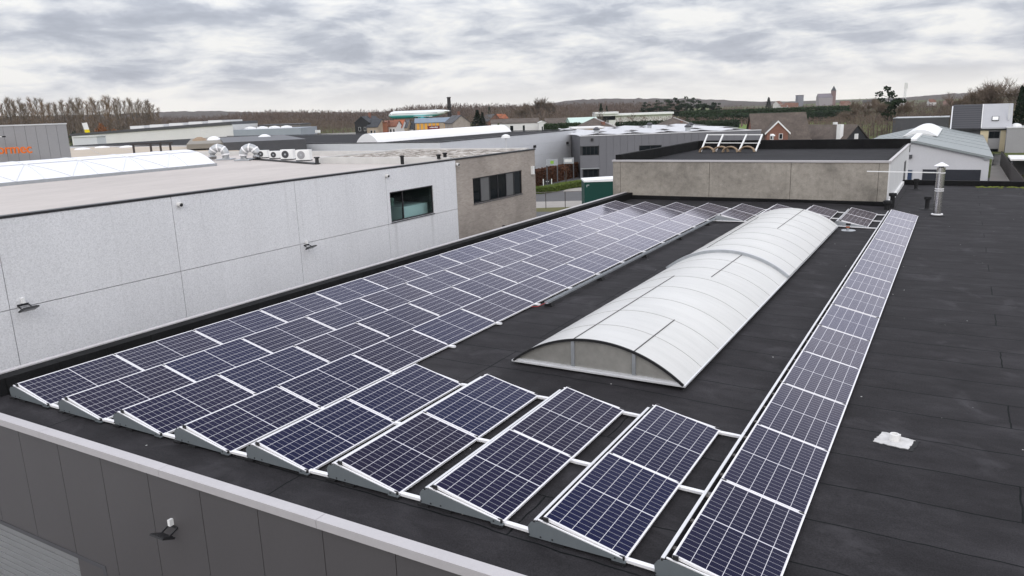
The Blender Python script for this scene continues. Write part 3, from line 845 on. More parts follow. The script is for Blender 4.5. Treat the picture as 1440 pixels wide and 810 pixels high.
m.box(NX - 4, NX - 3.95, WY0 - .9, WY1 + .3, WZ0 - .6, WZ1 + .5); m.box(NX - 4, NX - .31, WY0 - .95, WY0 - .9, WZ0 - .6, WZ1 + .5); m.box(NX - 4, NX - .31, WY1 + .3, WY1 + .35, WZ0 - .6, WZ1 + .5); m.box(NX - 4, NX - .31, WY0 - .9, WY1 + .3, WZ0 - .6, WZ0 - .55); m.box(NX - 4, NX - .31, WY0 - .9, WY1 + .3, WZ1 + .45, WZ1 + .5)
onn(m.build('room', plain('dim_room', (.05, .06, .06), .8)))
m = MB(); m.box(NX - 2.2, NX - .5, WY0 + 1.35, WY1 + .2, WZ0 - .5, WZ0 + .42); tag(m.build('desk', plain('pale_blue_desk', (.80, .86, .88), .5)), 'pale blue desk inside the window of the white hall', 'desk')
m = MB(); m.lathe([(.08, 0), (.12, .02), (.14, .3), (.08, .32)], (NX - 1.4, WY0 + 1.75, WZ0 + .42), 10); tag(m.build('desk_pot', plain('greenish_pot', (.30, .40, .34), .6)), 'small greenish pot on the desk behind the window', 'pot')
m = MB()                                           # rain streaks below the window are in the wall; small lamps on it
fl = flood((NX + .002, 12.02, .50), R(90), 'black flood light at the middle wall joint of the white hall', .85)
fl = flood((NX + .002, 2.62, .62), R(90), 'black flood light on the white hall wall near its far left joint', .95)
def dome(loc, label):
    t = thing('security_camera', label, 'camera', loc, R(90), 'wall cameras on the neighbour hall')
    m = MB(); m.tube((0, 0, 0), (0, -.12, -.02), .065, .07, 14); m.build('housing', M['offwhite'], t, smooth=True)
    m = MB(); m.tube((0, -.121, -.022), (0, -.14, -.03), .055, .04, 14); m.build('lens', M['black_metal'], t)
    return t
p = onx(251, 287, NX); dome((NX, p.y, p.z), 'round wall camera on the white hall beside the second wall joint')
p = onx(543, 247, NX); dome((NX, p.y, p.z), 'round wall camera on the white hall above its window')
p = onx(642, 231, NX); dome((NX, p.y, p.z), 'small wall camera at the edge of the taupe brick')
p = onx(748, 239, NX); t = thing('wall_lamp', 'small white wall lamp at the outer corner of the taupe brick', 'wall lamp', (NX - .01, p.y, p.z), R(90))
m = MB(); m.box(-.10, .06, -.14, 0, -.22, .2); m.build('body', M['white_paint'], t); m = MB(); m.box(.06, .12, -.15, 0, -.18, .16); m.build('cover', M['black_metal'], t)
p = onx(707, 318, NX); m = MB(); m.path([(NX, p.y, p.z), (NX + .12, p.y, p.z), (NX + .16, p.y + .05, p.z - .12)], .05, 8); tag(m.build('overflow_spout', M['black']), 'black overflow spout low on the taupe brick wall', 'spout')

# barrel skylight on the neighbour
ns = thing('braced_skylight', 'white barrel skylight with diagonal bars on the beige roof', 'skylight', (0, 0, 0))
e1 = onz(303, 231.5, 2.62)
ax0 = e1.x; AW, AR = 4.4, .70; acx = ax0 - AW / 2; arad = ((AW / 2) ** 2 + AR ** 2) / (2 * AR); aam = math.asin(AW / 2 / arad)
ay0, ay1 = -10.0, e1.y
def a2(t, dr=0): 
    a = aam * t; return (acx + (arad + dr) * math.sin(a), 2.68 + AR - arad + (arad + dr) * math.cos(a))
m = MB()
ps = [a2(-1 + 2 * i / 24) for i in range(25)]
m.prism(ps, 'y', ay0, ay1)
M['milky'] = mottled('milky_glazing', (.74, .75, .78), .3, .05, .8, .45)
m.build('vault', M['milky'], ns, smooth=True)
m = MB(); m.box(ax0 - AW - .06, ax0 + .06, ay0, ay1 + .05, 2.5, 2.69); m.build('curb', M['galv'], ns)
m = MB()
def a3(t, y, dr=.012): p = a2(t, dr); return (p[0], y, p[1])
def along(t0, ya, t1, yb, w_=.05, seg=6):
    for i in range(seg):
        f, h = i / seg, (i + 1) / seg
        m.bar(a3(t0 + (t1 - t0) * f, ya + (yb - ya) * f), a3(t0 + (t1 - t0) * h, ya + (yb - ya) * h), w_, .02)
y = ay1 - 1.6; k = 0
while y > ay0 + 2.2:
    along(1, y, -.2, y, .06, 8)
    along(1, y - 1.15, .38, y - .0, .03); along(1, y - 1.15, .38, y - 2.3, .03)
    y -= 2.3
along(.38, ay0, .38, ay1, .06, 1)
m.build('glazing_bar', plain('grey_glazing_bar', (.68, .69, .71), .5), ns)

# ducts, air conditioners and vents on the neighbour roof
M['duct'] = mottled('spiral_duct_metal', (.42, .43, .44), .4, .2, 4, .5, .5)
def duct(px, py, label, sc=1.0, flip=1):
    b = onz(px, py, 2.57); t = thing('ventilation_duct', label, 'duct', b, R(30.4), 'bent metal ducts on the beige roof')
    m = MB(); r_ = .30 * sc
    pts = [(0, 0, .05), (0, 0, .30)] + [(-.52 * sc * (1 - math.cos(a)) * flip, 0, .30 + .52 * sc * math.sin(a)) for a in [R(d) for d in range(15, 166, 15)]] + [(-1.02 * sc * flip, 0, .22), (-1.0 * sc * flip, -.05, .12)]
    m.path(pts, r_, 16); m.build('pipe', M['duct'], t, smooth=True)
    for i in (1, 4, 7, 10):
        p, q = Vector(pts[i]), Vector(pts[i + 1]); d = (q - p).normalized() * .04
        c_ = MB(); c_.tube(p - d, p + d, r_ * 1.05, n=16); c_.build('band', M['alu_bright'], t, smooth=True)
    c_ = MB(); c_.box(-.42, .42, -.42, .42, 0, .06); c_.build('base', M['galv'], t)
duct(318, 224.5, 'bent metal duct just past the end of the white braced skylight', .74)
duct(343, 225.5, 'bent metal duct beside the air conditioner row', .74, -1)
for i, (px, py, wpx, hpx, dk) in enumerate(((370.5, 222.2, 15, 12.5, 1), (388.5, 223.2, 16, 12.5, 1), (405.5, 224.6, 18, 16.5, 1), (428, 226.2, 20, 18, 0))):
    b = onz(px, py, 2.66); dpt = (b - CP).dot(CF); ww = wpx / FPX * dpt; hh = hpx / FPX * dpt * .86
    t = thing('air_conditioner', ['low air conditioner unit beside the metal duct', 'low air conditioner unit, second from the metal duct', 'taller air conditioner unit with dark fan, third from the duct', 'tallest air conditioner unit with pale fan at the row end'][i], 'air conditioner', b, R(24), 'air conditioners on the beige roof')
    m = MB(); m.box(-ww / 2, ww / 2, -.16, .2, .05, hh); m.build('casing', M['white_paint'], t)
    m = MB(); m.tube((-ww * .12, -.162, hh * .54), (-ww * .12, -.175, hh * .54), hh * .36, n=18); m.build('fan_grille', plain('dark_fan_grille' if dk else 'grey_fan_grille', (.05, .05, .055) if dk else (.30, .30, .31), .6), t)
    m = MB(); m.tube((-ww * .12, -.176, hh * .54), (-ww * .12, -.185, hh * .54), hh * .10, n=10); m.build('fan_hub', M['galv'], t)
    m = MB(); m.box(-ww / 2, ww / 2, -.19, .22, 0, .05); m.build('feet', M['black_metal'], t)
a_, b_ = onz(349, 222.3, 2.62), onz(446, 229.4, 2.62)
t = thing('support_rail', 'black support rail with end post under the air conditioners', 'support rail', a_)
m = MB(); m.bar((0, 0, -.02), b_ - a_ + Vector((0, 0, -.02)), .35, .05); m.build('rail', M['black_metal'], t)
m = MB(); q = b_ - a_; m.tube((q.x, q.y, -.1), (q.x, q.y, .24), .09, n=10); m.tube((q.x, q.y, .24), (q.x, q.y, .30), .14, n=10); m.build('end_post', M['black_metal'], t)
for px, py, h, lab in ((566, 231, .32, 'tall black pipe vent on the beige roof edge'), (617, 223.5, .14, 'low black vent on the gravel roof'), (626, 223, .2, 'black double headed vent on the gravel roof')):
    b = onz(px, py, 2.6 if px < 600 else 2.8)
    t = thing('pipe_vent', lab, 'roof vent', b, 0, 'black vents on the neighbour roof')
    m = MB(); m.tube((0, 0, 0), (0, 0, h), .08, n=10); m.build('pipe', M['black'], t)
    m = MB(); m.lathe([(.08, h), (.11, h + .01), (.11, h + .06), (.05, h + .07)], n=12); m.build('hood', M['black'], t)

# ================================================================== ground, roads, hills
YW = math.atan2(.49231, .84015)
def gp(px, depth):
    p = P(px, hz(px), depth); return Vector((p.x, p.y, GZ))
def zat(px, py, depth): return P(px, py, depth).z
def fld():
    m = Mat('fields', (.1, .1, .05), .95, 0, .1); v = m.coord('Object')
    n1 = m.noise(v, .006, 4, .5); n2 = m.noise(v, .12, 6, .6)
    c = m.ramp(n1, [(.35, (.055, .05, .034)), (.48, (.075, .085, .03)), (.56, (.10, .125, .035)), (.66, (.085, .065, .045))])
    m.base(m.mix(1.0, c, m.ramp(n2, [(.3, .7), (.7, 1.3)]), 'MULTIPLY')); return m.m
def lands(r, t):
    return GZ + 0.0
m = MB(); S = 9000
m.quad((-S, -400, GZ), (S, -400, GZ), (S, S, GZ), (-S, S, GZ))
tag(m.build('ground', fld(), fix=False), kind='structure')
M['asphalt'] = mottled('asphalt', (.10, .098, .10), .9, .12, .3, .2)
M['paving'] = mottled('pale_paving', (.30, .28, .26), .9, .12, .5, .2)
M['lawn'] = mottled('lawn', (.085, .12, .03), .95, .3, .6, .1)
m = MB(); m.quad((-70, -60, GZ + .008), (40, -60, GZ + .008), (40, 66, GZ + .008), (-70, 66, GZ + .008)); tag(m.build('yard', M['asphalt'], fix=False), kind='structure')
m = MB(); z = GZ + .012
m.quad((-58, 66, z), (40, 66, z), (40, 100, z), (-58, 150, z)); tag(m.build('road', M['asphalt'], fix=False), kind='structure')
q = [onz(a, b, GZ) for a, b in ((700, 296), (840, 290), (840, 282), (700, 285))]
m = MB(); m.quad(*[(p.x, p.y, GZ + .02) for p in q]); tag(m.build('pavement', M['paving'], fix=False), kind='structure')
q = [onz(a, b, GZ) for a, b in ((690, 299), (840, 297), (840, 290), (690, 295))]
m = MB(); m.quad(*[(p.x, p.y, GZ + .024) for p in q]); tag(m.build('verge', mottled('dry_verge', (.10, .095, .035), .95, .3, 1)), 'strip of dry verge grass beside the pavement', 'grass', kind='stuff')
q = [onz(a, b, GZ) for a, b in ((790, 270), (835, 268), (835, 262), (800, 264))]
m = MB(); m.quad(*[(p.x, p.y, GZ + .02) for p in q]); tag(m.build('path', M['paving'], fix=False), kind='structure')
q = [onz(a, b, GZ) for a, b in ((755, 266), (772, 269), (832, 262), (828, 254), (812, 253))]
m = MB(); m.quad(*[(p.x, p.y, GZ + .02) for p in q]); tag(m.build('lawn', M['lawn'], fix=False), kind='structure')
q = [onz(a, b, GZ) for a, b in ((850, 187), (1190, 181), (1190, 172.5), (850, 176.5))]
m = MB(); m.quad(*[(p.x, p.y, GZ + .03) for p in q]); tag(m.build('field', mottled('green_field', (.12, .17, .045), .95, .2, .05, .1), fix=False), kind='structure')
q = [onz(a, b, GZ) for a, b in ((1130, 208), (1200, 206), (1200, 186), (1130, 189))]
m = MB(); m.quad(*[(p.x, p.y, GZ + .03) for p in q]); tag(m.build('meadow', mottled('meadow', (.10, .14, .035), .95, .3, .15, .1), fix=False), kind='structure')

# far hills: terrain with its own heights, wooded
def hillmat(name, a, b):
    m = Mat(name, a, .95, 0, .05); v = m.coord('Object')
    m.base(m.mix(m.ramp(m.noise(v, .03, 6, .7), [(.35, 0.0), (.65, 1.0)]), a, b)); return m.m
HM = hillmat('wooded_hills', (.055, .045, .042), (.095, .078, .066))
def hill(profile, depth, back, mat, seed):
    rnd = random.Random(seed); m = MB(); fr = []
    px = profile[0][0]; pts = []
    while px <= profile[-1][0]:
        for (a, ya), (b, yb) in zip(profile, profile[1:]):
            if a <= px <= b: y = ya + (yb - ya) * (px - a) / (b - a); break
        pts.append((px, y + rnd.uniform(-.5, .5))); px += 6
    rows = []
    for t in range(7):
        s = t / 6; d = depth + back * s
        row = []
        for px, y in pts:
            top = zat(px, y, depth + back * .66)
            g = gp(px, d); h = math.sin(min(1, s * 1.5) * PI / 2) if s <= .67 else 1.0
            row.append((g.x, g.y, GZ - 2 + (top - GZ + 2) * h + (rnd.uniform(-2.5, 2.5) if 0 < t < 4 else 0)))
        rows.append(row)
    n = len(pts)
    for a, b in zip(rows, rows[1:]):
        for i in range(n - 1): m.quad(a[i], a[i + 1], b[i + 1], b[i])
    return tag(m.build('hills', mat, smooth=True), kind='structure')
hill([(-500, 168), (0, 164), (180, 160), (240, 157), (300, 156), (360, 158), (520, 158), (760, 148), (800, 141), (860, 138.5), (980, 139), (1060, 143), (1200, 142), (1300, 135), (1350, 131), (1440, 132), (1900, 128)], 1900, 1500, HM, 3)

# ================================================================== trees
def leafmat(name, cols):
    m = Mat(name, cols[0], .9, 0, .08); oi = m.n('ShaderNodeObjectInfo'); v = m.coord('Object')
    n = m.noise(v, .16, 5, .7)
    f = m.math('ADD', m.math('MULTIPLY', n, .7), m.math('MULTIPLY', oi.outputs['Random'], .3))
    k = len(cols); m.base(m.ramp(f, [(.25 + .5 * i / max(1, k - 1), c) for i, c in enumerate(cols)])); return m.m
M['bark'] = leafmat('bark', [(.06, .05, .042), (.095, .08, .068)])
M['twig'] = leafmat('bare_twigs', [(.06, .048, .04), (.18, .14, .11), (.11, .082, .07)])
M['twig_tip'] = leafmat('poplar_twigs', [(.13, .10, .075), (.20, .15, .10), (.26, .16, .085)])
M['twig_red'] = leafmat('reddish_twigs', [(.05, .038, .036), (.16, .118, .10), (.095, .07, .06), (.27, .20, .155)])
M['pine'] = leafmat('pine_needles', [(.010, .018, .012), (.018, .03, .016), (.028, .042, .022)])
M['hedge_leaf'] = leafmat('conifer_hedge_leaves', [(.014, .026, .014), (.024, .040, .018), (.034, .05, .022)])
M['ivy'] = leafmat('ivy_leaves', [(.022, .034, .012), (.04, .055, .02)])
M['beech'] = leafmat('brown_beech_leaves', [(.045, .022, .014), (.085, .04, .024), (.06, .03, .018)])
M['box_leaf'] = leafmat('clipped_box_leaves', [(.06, .085, .02), (.10, .13, .032), (.075, .10, .026)])
M['autumn'] = leafmat('orange_leaves', [(.22, .075, .02), (.34, .12, .03)])
def twig(m, a, b, wd, rnd):
    d = (b - a)
    s = d.cross(Vector((rnd.uniform(-1, 1), rnd.uniform(-1, 1), rnd.uniform(-1, 1))))
    if s.length < 1e-4: return
    s = s.normalized() * wd / 2
    i = len(m.v); m.v += [tuple(a - s), tuple(a + s), tuple(b)]; m.f.append((i, i + 1, i + 2)); m.mi.append(0)
def rdir(d, ang, rnd):
    ax = d.orthogonal().normalized(); ax.rotate(__import__('mathutils').Quaternion(d, rnd.uniform(0, 2 * PI)))
    q = __import__('mathutils').Quaternion(ax, ang); r_ = d.copy(); r_.rotate(q); return r_
def bare_tree(h, seed, spread=.55, tw=.035, ntw=6, up=.25, depth=4, trunk_f=.28):
    rnd = random.Random(seed); t = MB(); c = MB()
    def grow(p, d, L, r_, lv):
        n = 3; pts = [p]; q = p
        for i in range(n):
            d = (d + Vector((rnd.uniform(-.16, .16), rnd.uniform(-.16, .16), up * .25))).normalized(); q = q + d * (L / n); pts.append(q)
        rr = [r_ * (1 - .45 * i / n) for i in range(n + 1)]
        t.path(pts, rr, 5 if lv > 1 else 3)
        if lv <= 0:
            for pt in pts[1:]:
                for _ in range(ntw):
                    dd = rdir(d, rnd.uniform(.2, .95), rnd); dd.z += up * .5
                    e_ = pt + dd * L * rnd.uniform(.5, 1.1); twig(c, pt, e_, tw, rnd)
                    for _k in range(2):
                        mid = pt.lerp(e_, rnd.uniform(.3, .8)); twig(c, mid, mid + rdir(dd.normalized(), rnd.uniform(.3, .9), rnd) * L * .5, tw * .8, rnd)
            return
        nb_ = rnd.choice((3, 3, 4)) if lv > 1 else 3
        for k in range(nb_):
            s = rnd.choice(pts[-2:]); dd = rdir(d, spread * rnd.uniform(.6, 1.35), rnd); dd.z += up * .35
            grow(s, dd.normalized(), L * rnd.uniform(.62, .85), rr[-1] * rnd.uniform(.6, .8), lv - 1)
    grow(Vector((0, 0, -.2)), Vector((0, 0, 1)), h * trunk_f, h * .018, depth)
    zs = max(v[2] for v in c.v); k = h / zs
    for mm_ in (t, c): mm_.v = [(x * k, y * k, z * k) for x, y, z in mm_.v]
    return t, c
def poplar(h, seed):
    rnd = random.Random(seed); t = MB(); c = MB()
    lean = rnd.uniform(-.03, .03)
    spine = [Vector((lean * z * .6 + rnd.uniform(-.12, .12), rnd.uniform(-.12, .12), z)) for z in [h * i / 8 for i in range(9)]]
    t.path(spine, [h * .011 * (1 - .88 * i / 8) for i in range(9)], 6)
    nB = 60
    for i in range(nB):
        f = .12 + .88 * (i / nB) ** 1.15; z = f * h * .985; k = min(7, int(f * 8)); p = spine[k].lerp(spine[k + 1], f * 8 - k) if k < 8 else spine[-1]
        az = rnd.uniform(0, 2 * PI); el = R(rnd.uniform(56, 78))
        L = h * (.24 * (1 - f) ** .7 + .04) * rnd.uniform(.7, 1.2)
        d = Vector((math.cos(az) * math.cos(el), math.sin(az) * math.cos(el), math.sin(el)))
        e_ = p + d * L; t.path([p, p + d * L * .5 + Vector((0, 0, -.02 * L)), e_], [.05 * (1 - f) + .03, .03, .012], 3)
        for _ in range(24):
            s = p.lerp(e_, rnd.uniform(.2, 1)); dd = rdir(d, rnd.uniform(.15, .7), rnd); twig(c, s, s + dd * rnd.uniform(1.0, 3.2), .085, rnd)
    return t, c
def mktree(name, label, cat, tc, mats, group=None):
    t = thing(name, label, cat, (0, 0, 0), 0, group)
    tc[0].build('trunk', mats[0], t, fix=False); tc[1].build('crown', mats[1], t, fix=False); return t
def leafball(m, c, rad, n, size, rnd, flat=1.0):
    for _ in range(n):
        while True:
            u = Vector((rnd.uniform(-1, 1), rnd.uniform(-1, 1), rnd.uniform(-1, 1)))
            if .25 < u.length < 1: break
        p = Vector(c) + Vector((u.x * rad[0], u.y * rad[1], u.z * rad[2]))
        a = Vector((rnd.gauss(0, 1), rnd.gauss(0, 1), rnd.gauss(0, 1))).normalized(); b = a.orthogonal().normalized()
        s = size * rnd.uniform(.5, 1.2)
        m.quad(p - a * s - b * s * .5, p + a * s * .8 - b * s * .6, p + a * s + b * s * .55, p - a * s * .7 + b * s * .6)
def hedge_leaves(x0, x1, y0, y1, z0, z1, n, size, seed, rag=.1):
    rnd = random.Random(seed); m = MB()
    m.box(x0 + size, x1 - size, y0 + size * .8, y1 - size * .8, z0, z1 - size)
    for _ in range(n):
        f = rnd.choice((0, 0, 1, 1, 2, 3, 4)); x = rnd.uniform(x0, x1); y = rnd.uniform(y0, y1); z = rnd.uniform(z0, z1) 
        if f == 0: y = y0
        elif f == 1: z = z1
        elif f == 2: x = x0
        elif f == 3: x = x1
        else: y = y1
        p = Vector((x + rnd.gauss(0, rag), y + rnd.gauss(0, rag), z + rnd.gauss(0, rag)))
        a = Vector((rnd.gauss(0, 1), rnd.gauss(0, 1), rnd.gauss(0, 1))).normalized(); b = a.orthogonal().normalized(); s = size * rnd.uniform(.5, 1.2)
        m.quad(p - a * s - b * s * .5, p + a * s * .8 - b * s * .6, p + a * s + b * s * .55, p - a * s * .7 + b * s * .6)
    return m
def put(protos, used, px, ytop, depth, seed, label=None, hgt=None, wide=1.0):
    """stand a tree where it grows: px across, so high that its top is ytop in the picture"""
    rnd = random.Random(seed); i = rnd.randrange(len(protos)); r_, h0 = protos[i]
    g = gp(px, depth); h = (zat(px, ytop, depth) - GZ) if hgt is None else hgt
    s = h / h0
    if not used[i]: t = r_; used[i] = True
    else: t = dup(r_)
    t.location = g; t.rotation_euler = (0, 0, rnd.uniform(0, 6.28)); t.scale = (s * wide, s * wide, s)
    if label: t['label'] = label
    return t
# ---- the row of tall poplars
pp = [(mktree('poplar_tree', 'tall bare poplar in the poplar row behind the grey and white halls', 'tree', poplar(28, 100 + i), (M['bark'], M['twig_tip']), 'bare poplars in the tall row'), 28) for i in range(5)]
us = [False] * 5
rnd = random.Random(11); px = -70; k = 0
while px < 226:
    top = 145 - .02 * px + rnd.uniform(-2, 3) + rnd.uniform(-4, 5)
    if px > 196: top += (px - 196) * .28
    put(pp, us, px + rnd.uniform(-2, 2), top, rnd.uniform(500, 540), k, None, None, 1.2)
    px += rnd.uniform(3.4, 5.6); k += 1
# ---- woods reading as one mass: sprays of bare twigs in rows over the land
def woods(name, label, profile, d0, d1, step, seed, mat, blades=60, bw=.26, crown_w=(2.6, 4.2), low=0.0):
    rnd = random.Random(seed); m = MB()
    rows = max(1, int((d1 - d0) / 45))
    for r_i in range(rows):
        d = d0 + (d1 - d0) * r_i / max(1, rows - 1) if rows > 1 else d0
        px = profile[0][0]
        while px < profile[-1][0]:
            for (a, ya), (b, yb) in zip(profile, profile[1:]):
                if a <= px <= b: y = ya + (yb - ya) * (px - a) / (b - a); break
            dd = d + rnd.uniform(-20, 20)
            y2 = y + rnd.uniform(-1.5, 2.5) + (rows - 1 - r_i) * low
            g = gp(px + rnd.uniform(-2, 2), dd); h = max(3, zat(px, y2, dd) - GZ)
            cw = rnd.uniform(*crown_w) * h / 18 + 1
            twig(m, g, g + Vector((0, 0, h * .8)), .7, rnd)
            for _ in range(blades):
                f = rnd.uniform(.12, .9); a = rnd.uniform(0, 2 * PI); prof = math.sin(PI * min(1, (f + .12) * .95)) ** .7
                rad_ = cw * prof * rnd.uniform(.1, 1)
                p = g + Vector((math.cos(a) * rad_, math.sin(a) * rad_, f * h))
                e_ = p + Vector((math.cos(a) * rnd.uniform(.1, .9), math.sin(a) * rnd.uniform(.1, .9), rnd.uniform(.8, 2.0))) * h * .075
                twig(m, p, e_, bw * rnd.uniform(.7, 1.3), rnd)
            px += step * rnd.uniform(.6, 1.4) * FPX / 1071
    return tag(m.build(name, mat, fix=False), label, 'woods', kind='stuff')
woods('far_woods', 'bare brown woods along the horizon behind the houses and halls', [(225, 163), (300, 161), (340, 156), (380, 153), (470, 154), (540, 153), (575, 147), (640, 144), (690, 144), (740, 145), (800, 143), (880, 142), (960, 143)], 620, 960, 3.4, 21, M['twig_red'], 56, .5, low=.9)
woods('poplar_undergrowth', 'dense bare undergrowth below the tall poplar row', [(-120, 163), (60, 163), (150, 163), (225, 166), (300, 172)], 470, 560, 3.0, 22, M['twig'], 60, .32, low=1.0)
woods('mid_woods', 'bare brown scrub woods behind the small houses and the airplane', [(345, 168), (420, 165), (500, 170), (640, 166), (690, 152), (760, 150), (840, 152), (910, 160)], 430, 560, 3.2, 23, M['twig'], 60, .34, low=.8)
woods('town_woods', 'reddish bare trees around the distant town and church', [(1000, 147), (1080, 148), (1160, 147), (1240, 143), (1330, 140), (1440, 138), (1560, 134)], 640, 1150, 4.5, 24, M['twig_red'], 46, .5, low=.8)
woods('valley_woods', 'brown bare woods in the dip beyond the gabled hall', [(1180, 152), (1260, 150), (1350, 147)], 340, 640, 4.0, 29, M['twig'], 60, .3, low=1.2)
woods('edge_woods', 'bare brown wood behind the modern house at the picture edge', [(1325, 146), (1370, 143), (1440, 141), (1600, 138)], 215, 330, 4.2, 28, M['twig'], 110, .12, (2.8, 4.2), low=1.0)
woods('bare_scrub', 'tangled bare scrub between the brick house and the black cabin', [(1132, 168), (1160, 166), (1200, 158), (1260, 158), (1330, 156), (1350, 160)], 215, 330, 3.6, 25, M['twig'], 90, .14, (2.6, 4.0), low=1.5)
woods('orchard_rows', 'pinkish bare nursery rows behind the green field', [(868, 163), (940, 162.5), (1010, 164), (1100, 166), (1180, 166)], 365, 470, 2.2, 26, leafmat('nursery_twigs', [(.15, .10, .095), (.20, .14, .12)]), 40, .22, (4, 5), low=.3)
# ---- trees one can tell apart
bt = [(mktree('bare_tree', 'x', 'tree', bare_tree(16, 200 + i, .52, .07, 6, .3, 4), (M['bark'], M['twig']), 'bare trees behind the halls'), 16) for i in range(4)]
us = [False] * 4
BT = [(748, 141, 440, 'bare tree standing left of the tallest crown above the low houses'), (762, 134, 440, 'tallest bare tree above the low houses at the middle of the woods'), (777, 139, 445, 'bare tree standing right of the tallest crown above the low houses'), (733, 146, 430, 'lower bare tree behind the white walled bungalow'),
      (1214, 136, 230, 'broad bare tree behind the black cabin chimney'), (1232, 134, 235, 'bare tree beside the dark conifer behind the grey gabled hall'), (1268, 138, 240, 'bare tree to the far side of the dark conifer above the gabled hall'), (1196, 150, 225, 'low bushy bare tree beside the white chimney'),
      (1352, 121, 190, 'bare tree above the black roof half of the modern house'), (1364, 118, 195, 'spreading bare tree between black and silver roof halves'), (1386, 122, 200, 'slim bare tree close behind the silver roof'), (1417, 104, 165, 'tall spreading bare tree behind the silver roof flue'), (1438, 96, 160, 'tallest bare tree at the edge behind the grey annex'), (1456, 104, 160, 'bare tree partly cut off by the picture edge')]
for i, (px, y, d, lab) in enumerate(BT): put(bt, us, px, y, d, 40 + i, lab, None, 1.15 if d > 400 else 1.0)
# pines and conifers
def pine(seed, h=16):
    rnd = random.Random(seed); t = MB(); c = MB()
    t.path([(0, 0, 0), (.2, .1, h * .5), (.1, .3, h * .93)], [.32, .22, .06], 6)
    for i in range(26):
        f = rnd.uniform(.32, 1); a = rnd.uniform(0, 6.28); r_ = h * .24 * math.sin(PI * min(1, .25 + (1 - f) * 1.0)) * rnd.uniform(.3, 1)
        p = (math.cos(a) * r_, math.sin(a) * r_, f * h)
        t.tube((0.1, .1, f * h * .9), p, .08, .03, 4)
        leafball(c, p, (h * .085, h * .085, h * .055), 46, .42, rnd)
    return t, c
def fir(seed, h=16):
    rnd = random.Random(seed); t = MB(); c = MB()
    t.path([(0, 0, 0), (0, 0, h * .95)], [.3, .05], 6)
    for i in range(900):
        f = rnd.uniform(.05, 1) ** .8; a = rnd.uniform(0, 6.28); r_ = h * .2 * (1 - f) * rnd.uniform(.5, 1.1) + .1
        p = Vector((math.cos(a) * r_, math.sin(a) * r_, f * h)); leafball(c, p, (.3, .3, .2), 1, .4, rnd)
    return t, c
pn = [(mktree('pine_tree', 'x', 'tree', pine(300 + i), (M['bark'], M['pine']), 'dark pines beyond the field'), 16) for i in range(3)]
us = [False] * 3
for i, (px, y) in enumerate(((908, 145), (924, 142), (938, 141), (952, 139), (963, 137.5), (976, 139), (988, 141), (998, 143), (1008, 145.5))):
    put(pn, us, px, y, 470 + (i % 3) * 14, 60 + i, 'dark pine in the clump beyond the field, ' + ORD[i] + ' along the clump from the white pavilion', None, 1.25)
put(pn, us, 1251, 124.5, 240, 99, 'tall ragged dark pine above the gabled hall ridge', None, 1.1)
fr_ = [(mktree('fir_tree', 'x', 'tree', fir(320 + i), (M['bark'], M['pine']), None), 16) for i in range(2)]
us = [False] * 2
for i, (px, y, d, wd, lab) in enumerate(((845, 146, 520, 1.2, 'dark green fir behind the white pavilion'), (853, 149, 520, 1.0, 'smaller dark fir next to the fir behind the pavilion'), (678, 158, 400, 1.5, 'round dark conifer beside the dark gabled house'), (671, 155, 395, 1.9, 'broad dark evergreen close behind the dark gabled house'), (688, 150, 560, 1.0, 'slim green fir above the red roofed cottages'), (1081, 137, 760, 1.6, 'dark conifer standing alone before the far tower block'), (1400, 123, 195, .55, 'narrow ivy green column tree behind the silver roof'), (1437, 122, 150, .8, 'dark ivy clad tree beside the grey annex'))):
    put(fr_, us, px, y, d, 80 + i, lab, None, wd)
def bush(px, pyb, ytop, d, wpx, mat, label, seed, name='bush'):
    rnd = random.Random(seed); g = gp(px, d); h = zat(px, ytop, d) - GZ; wd = wpx / FPX * d
    t = thing(name, label, 'bush', g); c = MB()
    for i in range(16):
        a = rnd.uniform(0, 6.28); q = rnd.uniform(0, .32) * wd
        leafball(c, (math.cos(a) * q, math.sin(a) * q, h * rnd.uniform(.25, .82)), (wd * .2, wd * .2, h * .17), 46, max(.25, wd * .035), rnd)
    c.build('foliage', mat, t, fix=False); b = MB(); b.tube((0, 0, 0), (0, 0, h * .5), .2, .1, 6)
    for i in range(5): b.tube((0, 0, h * .2), (rnd.uniform(-.3, .3) * wd, rnd.uniform(-.3, .3) * wd, h * .7), .08, .03, 4)
    b.build('stem', M['bark'], t)
bush(141, 188, 171.5, 330, 22, M['autumn'], 'rust orange autumn bush before the poplar row', 1)
bush(158, 188, 180, 325, 18, M['autumn'], 'low rusty bush to the side of the bigger orange bush', 2)
bush(101, 196, 181.5, 300, 22, M['pine'], 'dark green bush beside the yellow banner', 3)
bush(700, 178, 172, 330, 6, M['box_leaf'], 'small yellow green shrub before the white bungalow', 4)
bush(1106, 170, 163, 330, 6, M['box_leaf'], 'small yellow green shrub at the field edge near the brick house', 5)
bush(1113, 175, 160, 290, 16, M['ivy'], 'green shrub clump by the dark hedge end', 6)
